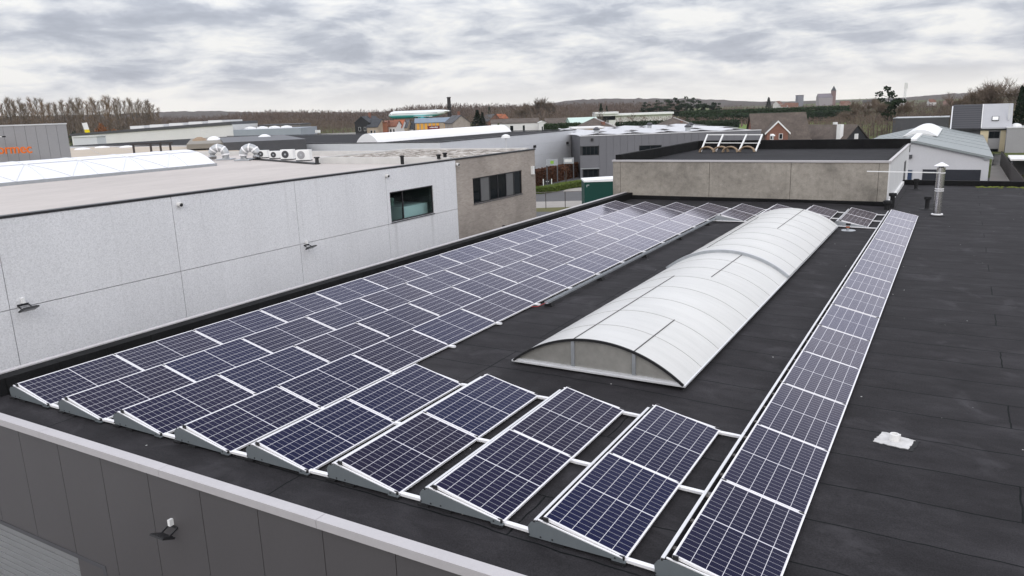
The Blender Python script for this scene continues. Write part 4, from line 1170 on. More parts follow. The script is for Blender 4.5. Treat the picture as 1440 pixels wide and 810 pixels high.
# hedges
def hedge(px0, px1, ytop, depth, thick, mat, label, seed, n, size, yaw=0.0, yb=None, name='hedge', rag=.15):
    a, b = gp(px0, depth), gp(px1, depth); L = (b - a).length; h = zat((px0 + px1) / 2, ytop, depth) - GZ
    o = hedge_leaves(0, L, 0, thick, 0, h, n, size, seed, rag).build(name, mat, fix=False)
    o.location = a; o.rotation_euler = (0, 0, math.atan2(b.y - a.y, b.x - a.x)); return tag(o, label, 'hedge')
hedge(960, 1197, 154, 420, 5, M['hedge_leaf'], 'long tall dark conifer hedge below the distant town', 1, 5200, .8)
hedge(972, 1200, 159.5, 400, 4, M['hedge_leaf'], 'lower dark conifer hedge in front of the tall one', 2, 4600, .7)
hedge(868, 950, 171.5, 345, 3, M['pine'], 'clipped dark hedge behind the green field, near the pyramid roof', 3, 1600, .5)
hedge(965, 1040, 171, 345, 3, M['pine'], 'clipped dark hedge behind the green field, between pyramid roof and shrubs', 4, 1600, .5)
hedge(766, 815, 175, 300, 3, M['hedge_leaf'], 'dark green hedge before the brown long roof', 5, 1200, .5)
a, b = onz(748, 264, GZ), onz(815, 248.5, GZ)
o = hedge_leaves(0, (b - a).length, 0, 1.2, 0, 2.35, 6500, .13, 6, .05).build('hedge', M['beech'], fix=False); o.location = a; o.rotation_euler = (0, 0, math.atan2(b.y - a.y, b.x - a.x)); tag(o, 'russet beech hedge along the pale hall', 'hedge')
a, b = onz(757, 273, GZ), onz(776, 271, GZ); e_ = onz(806, 264.5, GZ); f_ = onz(826, 262.5, GZ)
m = MB()
for (p, q, sd_) in ((a, b, 1), (b, e_, 2), (e_, f_, 3)):
    L = (q - p).length; an = math.atan2(q.y - p.y, q.x - p.x); hb = hedge_leaves(0, L, 0, 1.5, 0, .85, 1500, .1, sd_, .03)
    mt = Matrix.Translation(p - a) @ Matrix.Rotation(an, 4, 'Z'); i0 = len(m.v); m.v += [tuple(mt @ Vector(v)) for v in hb.v]; m.f += [tuple(i0 + i for i in f) for f in hb.f]
o = m.build('hedge', M['box_leaf'], fix=False); o.location = a; tag(o, 'low clipped green hedge round the lawn by the fence', 'hedge')

# ================================================================== buildings beyond
def site(name, label, px0, px1, depth, yaw=0.0, cat='building', group=None):
    """a thing whose local x runs along the front from px0 to px1; local +y points away; base on the ground"""
    a, b = gp(px0, depth), gp(px1, depth)
    c = (a + b) / 2; t = thing(name, label, cat, c, YW + yaw, group)
    return t, (px1 - px0) / FPX * depth / max(.3, math.cos(yaw))
def Z(px, py, depth): return zat(px, py, depth) - GZ
def gable(t, w_, d_, he, hr, wall, roof, along=True, over=.3, th=.18):
    """walls with gables and a two-slope roof; along=True: ridge parallel to the front"""
    m = MB()
    if along:
        m.prism([(0, 0), (d_, 0), (d_, he), (d_ / 2, hr - th), (0, he)], 'x', -w_ / 2, w_ / 2)
    else:
        m.prism([(-w_ / 2, 0), (w_ / 2, 0), (w_ / 2, he), (0, hr - th), (-w_ / 2, he)], 'y', 0, d_)
    o = m.build('wall', wall, t)
    m = MB()
    s = (hr - he) / ((d_ if along else w_) / 2)
    if along:
        for sg in (1, -1):
            y0 = d_ / 2; ye = d_ / 2 - sg * (d_ / 2 + over); ze = he - over * s
            m.prism([(y0, hr), (ye, ze), (ye, ze - th), (y0, hr - th)] if sg > 0 else [(y0 + .001, hr), (ye, ze), (ye, ze - th), (y0 + .001, hr - th)], 'x', -w_ / 2 - over, w_ / 2 + over)
    else:
        for sg in (1, -1):
            xe = sg * (w_ / 2 + over); ze = he - over * s
            m.prism([(sg * .001, hr), (xe, ze), (xe, ze - th), (sg * .001, hr - th)], 'y', -over, d_ + over)
    r_ = m.build('roof', roof, t); return o, r_
def win(t, x0, x1, z0, z1, y=0.0, fm=None, nm='window', lit=None, mull=0):
    f = MB(); e = .08 if (x1 - x0) > .5 else .05
    f.box(x0, x1, y - .05, y + .02, z0, z0 + e); f.box(x0, x1, y - .05, y + .02, z1 - e, z1); f.box(x0, x0 + e, y - .05, y + .02, z0 + e, z1 - e); f.box(x1 - e, x1, y - .05, y + .02, z0 + e, z1 - e)
    for i in range(mull):
        x = x0 + (x1 - x0) * (i + 1) / (mull + 1); f.box(x - .03, x + .03, y - .048, y + .02, z0 + e, z1 - e)
    o = f.build(nm, fm or M['black_metal'], t); g = MB(); g.box(x0 + e * .7, x1 - e * .7, y - .025, y - .012, z0 + e * .7, z1 - e * .7); g.build('pane', lit or M['glass_dark'], o); return o
M['steelgrey'] = mottled('mid_grey_cladding', (.31, .305, .315), .5, .07, .3)
M['clad_dark'] = mottled('slate_grey_cladding', (.155, .155, .168), .5, .07, .3)
M['clad_pale'] = mottled('pale_grey_cladding', (.60, .61, .64), .6, .06, .12)
M['white_wall'] = mottled('white_wall', (.68, .67, .66), .7, .07, .2)
M['cream'] = mottled('cream_render', (.62, .53, .36), .75, .06, .4)
M['black_wood'] = mottled('black_boards', (.022, .022, .024), .6, .2, 1)
M['grey_render'] = mottled('grey_render', (.53, .53, .55), .8, .07, .3)
M['beige_roof'] = mottled('beige_roofing', (.44, .375, .30), .75, .1, .1, .3, 0, 2)
M['rooflight'] = mottled('white_rooflight', (.78, .78, .78), .4, .05, .5)
M['grey_tin'] = mottled('greenish_grey_roofing', (.235, .258, .26), .55, .08, .12, .35, 0, 2)
M['window_frame_white'] = M['white_paint']

# -- grey hall with orange lettering
t, w_ = site('lettered_hall', 'grey clad hall with orange lettering behind the white braced skylight', -90, 66, 74, face_yaw(66) - YW + R(1.5))
h = Z(60, 174, 74)
m = MB(); n = 14
for i in range(n):
    a = -w_ / 2 + w_ * i / n; m.box(a + .01, a + w_ / n - .01, 0, .2, 0, h - .12)
m.build('front_wall', M['steelgrey'], t)
m = MB(); m.box(-w_ / 2, w_ / 2, .19, 24, 0, h - .2); m.build('body', M['darkgrey'], t)
m = MB(); m.box(-w_ / 2 - .03, w_ / 2 + .05, -.05, .3, h - .12, h); m.build('capping', M['alu'], t)
ls = thing('wall_lettering', 'orange lettering reading ormec on the grey clad hall', 'sign', (0, 0, 0))
cu = bpy.data.curves.new('lettering', 'FONT'); cu.body = 'ormec'; cu.size = 1.0; cu.extrude = .04; cu.offset = .012
fo = bpy.data.objects.new('lettering', cu); COL.objects.link(fo); 
cu.materials.append(plain('orange_letters', (.75, .16, .02), .5))
pa, pb = P(-3, 216.5, 73.8), P(45, 214.5, 73.8)
ls.location = pa; ls.rotation_euler = (0, 0, YW)
bpy.context.view_layer.update()
me_ = bpy.data.meshes.new_from_object(fo.evaluated_get(bpy.context.evaluated_depsgraph_get())); dimx = fo.dimensions.x
bpy.data.objects.remove(fo); fo = bpy.data.objects.new('lettering', me_); COL.objects.link(fo); fo.parent = ls
k = (pb - pa).length / max(.1, dimx); fo.scale = (k, k, k); fo.rotation_euler = (R(90), 0, 0)
p = P(3, 192, 73.5); fl = thing('wall_light', 'flat black wall light above the orange lettering', 'wall light', p, YW)
m = MB(); m.box(-.6, .35, -.5, 0, -.08, .05); m.build('housing', M['black_metal'], fl); m = MB(); m.box(-.4, .3, -.52, -.5, -.06, .03); m.build('lens', M['white_paint'], fl)
# -- beige low roofs behind the skylight
t, w_ = site('beige_roof_hall', 'low hall with wide beige roof and white rooflights beside the lettered hall', 62, 330, 90, face_yaw(64) - YW)
h = Z(200, 226, 90)
m = MB(); m.box(-w_ / 2, w_ / 2, 0, 66, 0, h); m.build('wall', M['white_wall'], t)
m = MB(); m.box(-w_ / 2 - .2, w_ / 2 + .2, -.2, 66.2, h, h + .12); m.build('roof', M['beige_roof'], t)
for i, x in enumerate((-12, -8.2, -4.6, -1.2, 2.5)):
    m = MB(); m.lathe([(1.3, 0), (1.1, .2), (.3, .32)], (x, 54 + (i % 2) * 5, h + .12), 4); m.build('rooflight', M['rooflight'], t)
m = MB(); m.tube((-w_ / 2 + 1.8, 3, h), (-w_ / 2 + 1.7, 3, h + 1.7), .32, n=10); m.build('vent_pipe', M['black_metal'], t)
for i in range(5):
    m = MB(); m.box(-w_ / 2 + 5 + i * 4.6, -w_ / 2 + 5.06 + i * 4.6, .5, 65, h + .12, h + .15); m.build('roof_seam', M['capping'], t)
rk2 = thing('steel_gantry', 'rusty dark steel gantry standing on the beige roof', 'gantry', P(189, 216, 108), YW + R(8))
hh = 12 / FPX * 108; L = 50 / FPX * 108
m = MB()
M['rusty'] = plain('rusty_steel', (.045, .035, .032), .7)
for x in (0, L * .46, L * .72, L * .98): m = MB(); m.box(x - .12, x + .12, -.12, .12, -.4, hh * (1.25 if x > L * .7 and x < L * .9 else 1)); m.build('post', M['rusty'], rk2)
m = MB(); m.box(-.3, L + .3, -.15, .15, hh, hh + .22); m.box(0, L, -.1, .1, hh * .8, hh * .8 + .06); m.build('beam', plain('dark_steel', (.04, .035, .034), .7), rk2)
# -- white wall, banner
t, w_ = site('white_office_row', 'long low white building with dark roof and small windows far behind ducts', 98, 326, 250)
h0 = Z(200, 183.5, 250)
m = MB(); m.prism([(-w_ / 2, 0), (w_ / 2, 0), (w_ / 2, h0 + .9), (-w_ / 2, h0 - 1.0)], 'y', 0, 26); m.build('wall', M['white_wall'], t)
m = MB(); m.prism([(-w_ / 2 - .3, h0 - 1.0), (w_ / 2, h0 + .9), (w_ / 2, h0 + 1.9), (-w_ / 2 - .3, h0 - .3)], 'y', -.4, 26.4); m.build('roof', M['darkgrey'], t)
for i in range(5): 
    m = MB(); x = -8 + i * 6.5; zz_ = h0 + .25 + (x + w_ / 2) / w_ * 2.0; m.box(x, x + 4.6, 2, 22, zz_ - .4, zz_ + .55); m.build('rooflight', M['rooflight'], t)
for i, (a, b, c_) in enumerate(((241, 245, 0), (251, 257, 0), (264, 271, 1), (274, 281, 1), (287, 293, 1), (297, 302, 1))):
    xa, xb = -w_ / 2 + (a - 98) / 228 * w_, -w_ / 2 + (b - 98) / 228 * w_
    win(t, xa, xb, 2.6 + .012 * (a - 240), 3.9 + .012 * (a - 240), 0, M['white_paint'], lit=plain('amber_blind', (.35, .20, .07), .6) if c_ else None)
t, w_ = site('blue_grey_annex', 'blue grey box annex at the end of the white office row', 326, 421, 245)
h = Z(370, 181.5, 245); m = MB(); m.box(-w_ / 2, w_ / 2, 0, 22, 1.0, h); m.build('wall', mottled('blue_grey_cladding', (.30, .33, .37), .6, .06, .2), t)
m = MB(); m.box(-w_ / 2 - .1, w_ / 2 + .1, -.1, 22, 0, 1.1); m.build('plinth', M['darkgrey'], t); win(t, -w_ / 2 + w_ * .48, -w_ / 2 + w_ * .6, 1.2, 3.4)
for i in range(4):
    m = MB(); m.lathe([(2, 0), (1.8, .5), (.4, .8)], (-w_ / 2 + 3 + i * 4, 8, h), 4); m.build('rooflight', M['rooflight'], t)
t, w_ = site('taupe_shed', 'taupe flat shed behind the blue grey annex', 362, 421, 270); h = Z(390, 176, 270); m = MB(); m.box(-w_ / 2, w_ / 2, 0, 15, 0, h); m.build('wall', mottled('taupe_cladding', (.17, .155, .14), .7, .08, .2), t); m = MB(); m.box(-w_ / 2 - .2, w_ / 2 + .2, -.2, 15.2, h, h + .3); m.build('roof', M['darkgrey'], t)
t, w_ = site('dark_parapet_hall', 'dark hall with domed rooflights right behind the metal ducts', 268, 420, 108, face_yaw(290) - YW)
h = Z(340, 199.5, 108); m = MB(); m.box(-w_ / 2 + 5, w_ / 2, 0, 34, 0, h); m.build('wall', M['darkgrey'], t)
m = MB(); m.box(-w_ / 2, w_ / 2, 6, 44, h - .9, h - .2); m.build('roof', mottled('grey_brown_roofing', (.24, .22, .19), .8, .1, .1), t)
for i, (q, c_) in enumerate(((290, 'hose'), (309, 'rooflight'), (378, 'rooflight'))):
    g = MB(); g.lathe([(1.2, 0), (1.0, .3), (.4, .6), (.1, .63)], ((q - 344) / FPX * 108 * 1.2, 26, h - .2), 14); g.build('domed_rooflight', M[c_], t, smooth=True)
bn = thing('banner_flag', 'tall yellow and white banner flag beside the dark green bush', 'banner', P(120, 193, 290), YW)
hh = 21 / FPX * 290; m = MB(); m.tube((.55, 0, -3), (-.55, 0, hh), .06, .04, 6); m.build('mast', M['galv'], bn)
m = MB(); m.prism([(.5, 0), (2.4, .0), (1.9, hh * .5), (.05, hh * .5)], 'y', -.04, .04); m.build('yellow_field', plain('yellow_cloth', (.80, .62, .0), .7), bn)
m = MB(); m.prism([(.05, hh * .5), (1.9, hh * .5), (1.45, hh * .96), (-.45, hh * .92)], 'y', -.04, .04); m.build('white_field', plain('white_cloth', (.78, .77, .78), .7), bn)
t, w_ = site('grey_kiosk', 'small pale grey kiosk below the yellow banner', 100, 133, 215); h = Z(115, 191.5, 215); m = MB(); m.box(-w_ / 2, w_ / 2, 0, 5, 0, h - .3); m.build('wall', M['clad_pale'], t); m = MB(); m.box(-w_ / 2 - .2, w_ / 2 + .2, -.2, 5.2, h - .3, h); m.build('roof', M['alu'], t)

# -- pale warehouse with black roof and barrel rooflight
wh = thing('pale_warehouse', 'long pale grey warehouse with black roof behind the gravel roof', 'building', (-60, 80, GZ))
m = MB()
m.prism([(-95, 0), (-.0, 0), (-.0, 7.25), (-95, 7.25)], 'y', 1, 1.3)
m.build('front_wall', M['clad_pale'], wh)
m = MB()
for i in range(4):
    z0 = i * 1.82; m.box(-.28, 0, 1.31, 45, z0, z0 + 1.805)
m.build('side_wall', M['clad_pale'], wh)
m = MB(); m.box(-94.8, -.29, 1.31, 44.7, 0, 7.2); m.build('body', M['darkgrey'], wh)
m = MB(); m.box(-95.1, .06, .95, 1.6, 7.25, 7.36); m.box(-.5, .06, 1.6, 45.1, 7.26, 7.37); m.box(-95.1, -.5, 44.5, 45.1, 7.26, 7.37); m.build('capping', M['black_metal'], wh)
m = MB(); m.box(-94.8, -.5, 1.6, 44.5, 7.0, 7.22); m.build('roof', M['roof_far'], wh)
xq = onz(516, 198.5, .95); xw = 4.2
m = MB(); rr_ = xw / 2
pts = [(xq.x + 60 - xw / 2 + xw * i / 16, 7.2 + 1.35 * math.sin(PI * i / 16) ** .8) for i in range(17)]
m.prism(pts, 'y', xq.y - 80, 43.5); m.build('barrel_rooflight', M['rooflight'], wh, smooth=False)
for (px_, py_) in ((751, 206), (797, 201)):
    q = onx(px_, py_, -60); m = MB(); m.box(0, .3, q.y - 80 - .25, q.y - 80 + .25, q.z - GZ - .2, q.z - GZ + .2); m.build('wall_light', M['black_metal'], wh)
# billboards in front of it
for i, (px0, px1, py0, py1, lab) in enumerate(((766, 783, 225, 237, 'grey notice board with green square by the pale warehouse'), (791, 806, 223, 234, 'grey notice board with white panel by the pale warehouse'))):
    x = -55; a = onz(px0, 245 if i == 0 else 240, GZ); dpt = 108 if i == 0 else 120
    t = thing('notice_board', lab, 'sign board', gp((px0 + px1) / 2, dpt), YW + R(-12), 'notice boards by the warehouse'); wd = (px1 - px0) / FPX * dpt; z0, z1 = zat(px0, py1, dpt) - GZ, zat(px0, py0, dpt) - GZ
    m = MB(); m.box(-wd / 2, wd / 2, -.05, .05, z0 + .25, z1); m.build('board', M['galv'], t)
    for x in (-wd / 2 + .1, wd / 2 - .1): m = MB(); m.box(x - .08, x + .08, .05, .2, 0, z1); m.build('post', M['darkgrey'], t)
    m = MB(); m.box(-wd * .12 if i == 0 else -wd * .4, wd * .16 if i == 0 else wd * .32, -.07, -.05, z0 + .5, z1 - .25); m.build('poster', plain('green_poster', (.22, .42, .05), .6) if i == 0 else M['offwhite'], t)
lp = thing('globe_lamp', 'white dome street lamp before the pale warehouse', 'street lamp', gp(710, 84), 0)
m = MB(); z1 = Z(710, 195, 84); m.tube((0, 0, 0), (0, 0, z1), .07, .05, 8); m.build('pole', M['alu'], lp); m = MB(); m.lathe([(.1, z1), (.52, z1 + .05), (.45, z1 + .3), (.2, z1 + .42), (.02, z1 + .45)], n=16); m.build('lamp_head', M['white_paint'], lp, smooth=True)
lp2 = thing('dome_lamp', 'white dome street lamp before the red brick house', 'street lamp', gp(1088.5, 120), 0)
m = MB(); z1 = Z(1088, 192, 120); m.tube((0, 0, 0), (0, 0, z1), .1, .08, 8); m.build('pole', M['alu'], lp2); m = MB(); m.lathe([(.1, z1), (.42, z1 + .03), (.38, z1 + .2), (.02, z1 + .36)], n=16); m.build('lamp_head', M['white_paint'], lp2, smooth=True)
# small sign, saplings, fence, container in the yard
sg = thing('yard_sign', 'small black sign between two white posts on the lawn', 'sign', onz(770, 262.5, GZ), YW); m = MB(); m.box(-.55, .55, -.04, .04, .35, 1.0); m.build('panel', M['black_metal'], sg)
for x in (-.62, .62): m = MB(); m.box(x - .06, x + .06, -.06, .06, 0, 1.15); m.build('post', M['white_paint'], sg)
m = MB(); m.box(-.22, .2, -.05, -.042, .72, .8); m.build('lettering_bar', M['white_paint'], sg)
for px, py, h, lab in ((771.5, 258, 2.0, 'young tree with ragged brown crown behind the black yard sign'), (796, 257, 2.0, 'young tree with small flat crown along the russet hedge')):
    t = thing('sapling', lab, 'tree', onz(px, py, GZ)); m = MB(); m.tube((0, 0, 0), (.05, 0, h), .09, .06, 6); m.build('trunk', M['bark'], t)
    c_ = MB(); rnd = random.Random(int(px)); leafball(c_, (0, 0, h + .15), (.6, .6, .35), 60, .13, rnd); c_.build('crown', M['beech'], t, fix=False)
fn = thing('yard_fence', 'thin grey rail fence along the pavement by the yard', 'fence', (0, 0, 0))
dF = 86; P0, P1 = gp(752, dF), gp(845, dF); hF = Z(790, 272.5, dF)
m = MB()
for q in (738, 764.5, 792.5, 820, 848):
    g = gp(q, dF); m = MB(); m.tube(g, g + Vector((0, 0, hF)), .045, n=6); m.build('post', M['rusty'], fn)
m = MB(); m.bar(gp(738, dF) + Vector((0, 0, hF)), gp(848, dF) + Vector((0, 0, hF)), .06, .05); m.build('rail', plain('grey_rail', (.16, .14, .135), .6), fn)
dC = 74; t, w_ = site('green_container', 'dark green container with white lid beside the concrete annex', 820.5, 868, dC, 0, 'container')
hT = Z(840, 258, dC); m = MB(); m.box(-w_ / 2, w_ / 2, 0, 3, 0, hT); m.build('body', mottled('dark_green_paint', (.0, .042, .031), .5, .06, .4), t)
m = MB(); m.prism([(-w_ / 2 - .05, hT), (w_ / 2 + .05, hT), (w_ / 2 + .05, hT + .25), (-w_ / 2 - .05, hT + .16)], 'y', -.06, 3.06); m.build('lid', M['white_paint'], t)
m = MB(); m.box(-w_ / 2 + .22, -w_ / 2 + .48, -.02, -.001, hT - .32, hT - .27); m.box(-w_ / 2 + .22, -w_ / 2 + .27, -.02, -.001, hT - .5, hT - .32); m.build('corner_mark', M['alu'], t)

# -- grey clad office with tented solar roof
dG = 122; t, w_ = site('grey_clad_office', 'grey clad two storey office with solar tents on its roof', 815, 1072, dG)
hG = Z(900, 193, dG) + .4
def gx(px): return -w_ / 2 + (px - 815) / 257 * w_
m = MB(); px = 842
xs_ = [gx(842)]
while px < 1072: px += 10.1; xs_.append(gx(min(px, 1072)))
for a, b in zip(xs_, xs_[1:]): m.box(a + .012, b - .012, 0, .12, 0, hG)
zA, zB, zC, zD = Z(830, 219.5, dG), Z(830, 206, dG), Z(830, 242, dG), .0
m.box(gx(815), gx(842) - .012, 0, .12, zB, hG); m.box(gx(815), gx(829) - .012, 0, .12, zC + .3, zA); m.box(gx(829), gx(842) - .012, 0, .12, zC + .3, zA); m.box(gx(815), gx(818), 0, .12, 0, zC + .3)
m.build('front_wall', M['clad_dark'], t)
m = MB(); m.box(-w_ / 2, w_ / 2, .6, 52, 0, hG - .1); m.build('body', M['darkgrey'], t)
m = MB(); m.box(-w_ / 2 - .05, w_ / 2 + .05, -.06, .6, hG, hG + .1); m.box(-w_ / 2 - .05, -w_ / 2 + .3, .6, 52, hG, hG + .1); m.build('capping', M['alu'], t)
win(t, gx(818), gx(841), zA + .03, zB - .03, .12, mull=3); win(t, gx(899), gx(931), Z(910, 213, dG), Z(910, 205, dG), -.0, mull=1); win(t, gx(819), gx(841), .1, zC + .2, .5, mull=2)
m = MB(); m.box(gx(815) , gx(842), -.02, .10, zC + .31, zC + .46); m.build('ledge', M['galv'], t)
m = MB(); m.box(gx(832) - .2, gx(832) + .2, -.25, 0, hG - .75, hG - .35); m.build('wall_light', M['black_metal'], t)
m = MB(); m.box(-w_ / 2 + .3, w_ / 2, .6, 52, hG - .1, hG - .04); m.build('roof', M['capping'], t)
M['tent'] = mottled('tent_panel_sky_sheen', (.50, .50, .52), .3, .1, .6)  # pale base colour stands in for the sky reflected in these panels
M['far_panel'] = Mat('tent_panel', (.42, .42, .45), .25, 0, .5).m
def tent(x, y, wd, ln, lab):
    q = thing('solar_tent', lab, 'solar panels', (0, 0, 0), 0, 'solar tents on the grey office roof')
    q.location = t.matrix_world @ Vector((x, y, hG)) if False else Matrix.Translation(t.location) @ Matrix.Rotation(YW, 4, 'Z') @ Vector((x, y, hG))
    q.rotation_euler = (0, 0, YW + R(14)); hh_ = .42
    for s in (1, -1):
        m = MB(); m.prism([(0, hh_), (s * wd / 2, .12), (s * wd / 2, .06), (0, hh_ - .06)], 'y', 0, ln); m.build('panel', M['tent'], q)
    m = MB(); m.prism([(-wd / 2 + .3, .02), (wd / 2 - .3, .02), (0, hh_ - .2)], 'y', .3, .36); m.build('end_plate', M['darkgrey'], q); return q
i = 0
RN = ['front', 'second', 'third', 'rear']
for r_ in range(4):
    for c_ in range(5):
        x = -w_ / 2 + 3.2 + c_ * 5.6 + (r_ % 2) * 1.6; y = 2 + r_ * 11
        if x > w_ / 2 - 2: continue
        tent(x, y, 5.0, 9, 'white sheen-painted solar tent, %s from the window end in the %s office roof row' % (ORD[c_], RN[r_])); i += 1
for i, (x, y) in enumerate(((-11.5, 4), (3.5, 3), (6.5, 14), (1.0, 24))):
    q = thing('roof_ventilator', ['roof ventilator near the window end of the office roof', 'roof ventilator on the front edge, middle of the office roof', 'roof ventilator farther back among the solar tents', 'rearmost roof ventilator among the solar tents'][i], 'roof vent', Matrix.Translation(t.location) @ Matrix.Rotation(YW, 4, 'Z') @ Vector((x, y, hG)), YW, 'ventilators on the office roof')
    m = MB(); m.box(-.35, .35, -.35, .35, 0, .8); m.build('base', M['galv'], q); m = MB(); m.lathe([(.55, .8), (.6, 1.0), (.2, 1.3)], n=10); m.build('hood', M['darkgrey'], q)
# -- beige brick house behind it
t, w_ = site('beige_flat_house', 'beige brick flat roofed house between warehouse and grey office', 806, 849, 150); h = Z(825, 181, 150)
m = MB(); m.box(-w_ / 2, w_ / 2, 0, 9, 0, h); m.build('wall', M['tan_brick'], t); m = MB(); m.box(-w_ / 2 - .2, w_ / 2 + .2, -.2, 9.2, h, h + .25); m.build('roof', M['offwhite'], t); win(t, w_ * .1, w_ * .38, h - 1.9, h - .8); win(t, -w_ * .28, -w_ * .02, h - 2.3, h - .7, 0, M['white_paint'], lit=M['offwhite'])
# pyramid roofs
for px0, px1, py, base, d, lab in ((815, 881, 165.5, 180, 185, 'dark hipped pyramid roof house behind the beige flat house'), (934, 985, 165, 178, 200, 'dark hipped pyramid roof house standing alone before the green field')):
    t, w_ = site('pyramid_house', lab, px0, px1, d, R(20), 'house', 'houses with pyramid roofs'); w_ *= .82; he, hr = Z(850, base + 3, d), Z((px0 + px1) / 2, py, d)
    m = MB(); m.box(-w_ / 2 + .5, w_ / 2 - .5, .5, w_ - .5, 0, he + .05); m.build('wall', M['red_brick'], t)
    m = MB(); a = [(-w_ / 2, 0, he), (w_ / 2, 0, he), (w_ / 2, w_, he), (-w_ / 2, w_, he)]; ap = (0, w_ / 2, hr)
    for k in range(4): m.quad(a[k], a[(k + 1) % 4], ap)
    m.quad(*reversed(a)); r_ = m.build('roof', M['brown_tile'], t); m = MB(); m.bar(a[1], ap, .35, .2); m.build('ridge_cap', M['capping'], r_)
    m = MB(); m.box(w_ * .08, w_ * .16, w_ * .2, w_ * .28, hr - 3.2, hr - 1.0); m.build('chimney', M['red_brick'], r_)
# -- red brick house with front gable
dB = 150; t, w_ = site('red_brick_house', 'red brick house with brown tiled roof and white trimmed front gable', 1063, 1140, dB, R(-8), 'house'); 
he, hr = Z(1100, 196, dB), Z(1100, 159, dB); w_ *= .96
wl, rf = gable(t, w_, 10, he, hr, M['red_brick'], M['brown_tile'], True, .35)
gz = Z(1094, 169.5, dB); ge = Z(1094, 185, dB); gw = 29 / FPX * dB; gxo = (1093.5 - 1101.5) / FPX * dB
m = MB(); m.prism([(gxo - gw / 2, 0), (gxo + gw / 2, 0), (gxo + gw / 2, ge), (gxo, gz - .2), (gxo - gw / 2, ge)], 'y', -1.5, 3.5); m.build('front_gable', M['red_brick'], t)
m = MB()
for s in (1, -1): m.prism([(gxo + s * .001, gz), (gxo + s * (gw / 2 + .35), ge - .25), (gxo + s * (gw / 2 + .35), ge - .5), (gxo + s * .001, gz - .25)], 'y', -1.7, 4.6)
m.build('gable_roof', M['brown_tile'], t)
m = MB()
for s in (1, -1): m.prism([(gxo + s * .002, gz + .02), (gxo + s * (gw / 2 + .4), ge - .26), (gxo + s * (gw / 2 + .4), ge - .62), (gxo + s * .002, gz - .34)], 'y', -1.78, -1.71)
m.build('verge_board', M['white_paint'], t)
for x in (1086, 1098): xx = (x - 1101.5) / FPX * dB; win(t, xx - .35, xx + .38, Z(1094, 196, dB), Z(1094, 188, dB), -1.5, M['white_paint'])
win(t, w_ * .28, w_ * .36, he - 1.2, he - .35, 0, M['white_paint'])
m = MB(); m.box(w_ / 2 + .35, w_ / 2 + .45, -.2, 5, he - .4, he - .2); m.build('gutter', M['white_paint'], rf)
# -- black cabin with white chimneys
dK = 150; t, w_ = site('black_gabled_house', 'black gabled house with white chimneys beside the grey gabled hall', 1180, 1236, dK, R(28), 'house'); he, hr = Z(1210, 200, dK), Z(1214, 175, dK); w_ *= .95
wl, rf = gable(t, w_, 12, he, hr, M['black_wood'], M['brown_tile'], False, .3)
win(t, -.5 - .1, .5, hr - 3.1, hr - 1.8, 0, M['white_paint'], lit=M['offwhite'])
for x, y, z0, z1, s in ((-w_ * .36, 1.5, he, Z(1199, 174.5, dK), .45), (1.0, 6, hr - 2, Z(1225, 171.5, dK), .32)):
    m = MB(); m.box(x - s, x + s, y - s, y + s, z0 - 1, z1); m.build('chimney', M['white_paint'], rf)
# -- grey gabled hall
c0 = onz(1390, 255, GZ); Yg = c0.y
er = ony(1397, 217, Yg); ap = ony(1284, 196, Yg)
hwid = er.x - ap.x; gl_ = .55 * ((Vector((er.x, Yg, 0)) - Vector((CP.x, CP.y, 0))).dot(Vector((0, 1, 0))))
t = thing('grey_gabled_hall', 'grey rendered hall with shallow metal roof and long dark garage door', 'building', (ap.x, Yg, GZ))
he, hr = er.z - GZ, ap.z - GZ
wl, rf = gable(t, 2 * hwid - .7, gl_, he - .25, hr - .1, M['grey_render'], M['grey_tin'], False, .4, .3)
M['seamgrey'] = mottled('seam_grey', (.22, .24, .24), .6, .05, 1)
for i in range(1, 7):
    for s in (1, -1):
        m = MB(); y = gl_ * i / 7; m.bar((s * .5, y, hr - .06), (s * (hwid - .1), y, he - .1 + .06), .12, .05); m.build('roof_seam', M['seamgrey'], rf)
m = MB(); m.box(-.4, .4, -.45, gl_ * .29, hr - .2, hr + .04); m.build('ridge_strip', M['rooflight'], rf)
m = MB(); m.prism([(-2.5 + 5.0 * i / 16, hr - .5 + 1.05 * math.sin(PI * i / 16)) for i in range(17)], 'y', gl_ * .30, gl_ * .78); m.build('barrel_rooflight', M['rooflight'], rf)
d0, d1, dz = ony(1297, 245, Yg), ony(1379, 245, Yg), ony(1340, 238.5, Yg)
m = MB(); m.box(d0.x - ap.x, d1.x - ap.x, -.06, .05, 0, dz.z - GZ); m.build('garage_door', mottled('anthracite_door', (.022, .024, .032), .5, .1, .5), t)
b0, b1 = ony(1273, 242, Yg), ony(1283.5, 242, Yg)
win(t, b0.x - ap.x, b1.x - ap.x, 0, ony(1278, 238.5, Yg).z - GZ, -.0, M['galv'], 'door', plain('blue_door', (.03, .05, .10), .3))
for px_ in (1279.5, 1388):
    q = ony(px_, 220 if px_ < 1300 else 221.5, Yg); m = MB(); m.box(q.x - ap.x - .3, q.x - ap.x + .3, -.3, 0, q.z - GZ - .25, q.z - GZ + .25); m.build('wall_light', M['galv'] if px_ > 1300 else M['darkgrey'], t)
# dark box behind the gabled hall
t, w_ = site('dark_box_hall', 'low dark grey box hall behind the rooflight of the gabled hall', 1263, 1332, 195, -YW); w_ *= .87; h = Z(1300, 166, 195); m = MB(); m.box(-w_ / 2, w_ / 2, 0, 12, 0, h); m.build('wall', M['darkgrey'], t); m = MB(); m.box(-w_ / 2 - .1, w_ / 2 + .1, -.1, 12.1, h, h + .15); m.build('capping', M['galv'], t); m = MB(); m.box(-w_ * .1, -w_ * .02, -.05, .0, 0, 3); m.build('door', M['galv'], t)
